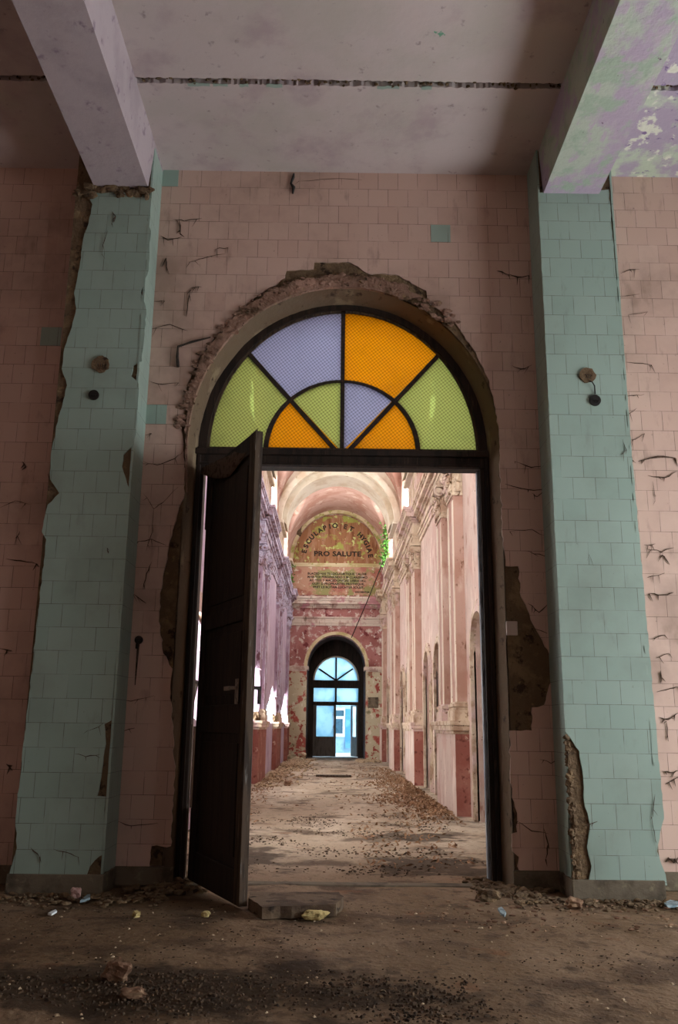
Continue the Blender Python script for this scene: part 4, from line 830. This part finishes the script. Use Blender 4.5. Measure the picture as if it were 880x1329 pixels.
# ivy through the clerestory
bm = bmesh.new(); rg = random.Random(8)
for i in range(420):
    y = 25.6 + rg.gauss(0, .28); z = rg.uniform(5.6, 7.1); x = XR - .02 - abs(rg.gauss(0, .09)) + .02; s = rg.uniform(.03, .06)
    R = Matrix.Rotation(rg.uniform(0, 6), 3, 'Z') @ Matrix.Rotation(rg.uniform(-1, 1), 3, 'X') @ Matrix.Rotation(rg.uniform(-1, 1), 3, 'Y')
    vs = [bm.verts.new(Vector((x, y, z)) + R @ (Vector(v) * s)) for v in ((0, -1, 0), (.7, -.2, .15), (.5, .7, 0), (0, 1.1, -.2), (-.5, .7, 0), (-.7, -.2, .15))]
    bm.faces.new(vs)
o = obj('ivy', bm, M['ivy']); tag(o, 'bright green ivy growing in at the far right clerestory opening', 'ivy', None, 'stuff')
bm = bmesh.new()
for i in range(60):
    y = 26.6 + rg.gauss(0, .15); z = rg.uniform(5.3, 5.9); x = XL + .05 + abs(rg.gauss(0, .06)); s = rg.uniform(.03, .05)
    R = Matrix.Rotation(rg.uniform(0, 6), 3, 'Z') @ Matrix.Rotation(rg.uniform(-1, 1), 3, 'X')
    vs = [bm.verts.new(Vector((x, y, z)) + R @ (Vector(v) * s)) for v in ((0, -1, 0), (.7, -.2, .15), (.5, .7, 0), (0, 1.1, -.2), (-.5, .7, 0), (-.7, -.2, .15))]; bm.faces.new(vs)
tag(obj('ivy', bm, M['ivy']), 'small green ivy tuft on the left cornice by the lunette', 'ivy', None, 'stuff')

# hall floor litter
def leaves(n, area, label, seed):
    rg = random.Random(seed); bm = bmesh.new(); c = 0
    while c < n:
        x, y, h = area(rg)
        if x > 1.42 or x < -1.27: continue
        c += 1; s = rg.uniform(.012, .03)
        R = Matrix.Rotation(rg.uniform(0, 6.3), 3, 'Z') @ Matrix.Rotation(rg.gauss(0, .5), 3, 'X') @ Matrix.Rotation(rg.gauss(0, .4), 3, 'Y')
        vs = [bm.verts.new(Vector((x, y, max(.008, h))) + R @ (Vector(v) * s)) for v in ((0, -1.2, 0), (.5, -.2, .2), (.35, .7, .05), (0, 1.3, .1), (-.4, .5, .2), (-.5, -.3, 0))]
        for v in vs: v.co.z = max(.004, v.co.z)
        bm.faces.new(vs)
    return tag(obj('fallen_leaves', bm, M['brown_leaf']), label, 'dry leaves', None, 'stuff')
leaves(4200, lambda r: (lambda y: (1.42 - abs(r.gauss(0, .34 + .12 * math.sin(y * 2.1))), y, abs(r.gauss(0, .02))))(r.choice((r.gauss(11.6, .9), r.gauss(13.6, 1.0), r.gauss(16.5, 1.6), r.uniform(10, 22)))), 'brown dry leaves drifted along the right side of the hall', 1)
leaves(700, lambda r: (-1.27 + abs(r.gauss(0, .22)), r.uniform(9, 26), abs(r.gauss(0, .012))), 'brown dry leaves along the left side of the hall', 2)
leaves(260, lambda r: (r.uniform(.2, 1.1), r.uniform(6.6, 9.8), .01), 'scattered dry leaves on the hall floor just past the doorway', 3)
scatter('rubble', 900, lambda r: (-1.27 + abs(r.gauss(0, .28)), r.choice((r.gauss(23.5, 1.2), r.uniform(15, 26.5), r.gauss(26.6, .3)))), .05, 'plaster_edge', 'plaster rubble fallen along the left side of the hall', 'rubble', 7, lambda x, y: 1 if x < .3 else 0, .7)
scatter('rubble', 260, lambda r: (r.uniform(.75, 1.4), r.gauss(26.3, .4)), .06, 'plaster_edge', 'plaster rubble at the foot of the far right pier', 'rubble', 8, None, .7)
scatter('rubble', 1300, lambda r: (r.uniform(-1.0, 1.2), r.uniform(6.2, 11)), .011, 'dirt', 'dark dirt clods on the hall floor past the doorway', 'rubble', 9, lambda x, y: max(0, nz(x, y, 1.4, 5) * 2 + .15), .6)
scatter('rubble', 500, lambda r: (r.uniform(-1.2, 1.2), r.uniform(11, 25)), .016, 'brick', 'small grit over the hall floor', 'rubble', 10, None, .6)
p = on_z(433, 1008, 0); o = obj('plank', boxes((p.x - .36, p.x + .36, p.y - .08, p.y + .08, .0, .035)), M['wood_worn'], None, bevel=.006); tag(o, 'short weathered plank lying across the hall floor', 'plank')
lump('stone', 373, 1019, (.07, .06, .05), 'brick', 'single small stone in the middle left of the hall floor', 'stone', 12)
lump('plaster_heap', 385, 987, (.28, .2, .16), 'far_pier', 'pale plaster lump at the foot of the far left pier', 'plaster chunk', 13, None, 3, .4)

# ------------------------------------------------------------------ view
vs_ = SC.view_settings; vs_.view_transform = 'Standard'; vs_.look = 'None'; vs_.gamma = 1; vs_.exposure = 1.0; vs_.use_curve_mapping = False
SC.cycles.use_denoising = True; SC.cycles.max_bounces = 10; SC.cycles.diffuse_bounces = 6; SC.cycles.transparent_max_bounces = 8
SC.cycles.sample_clamp_indirect = 8
bpy.context.view_layer.update()
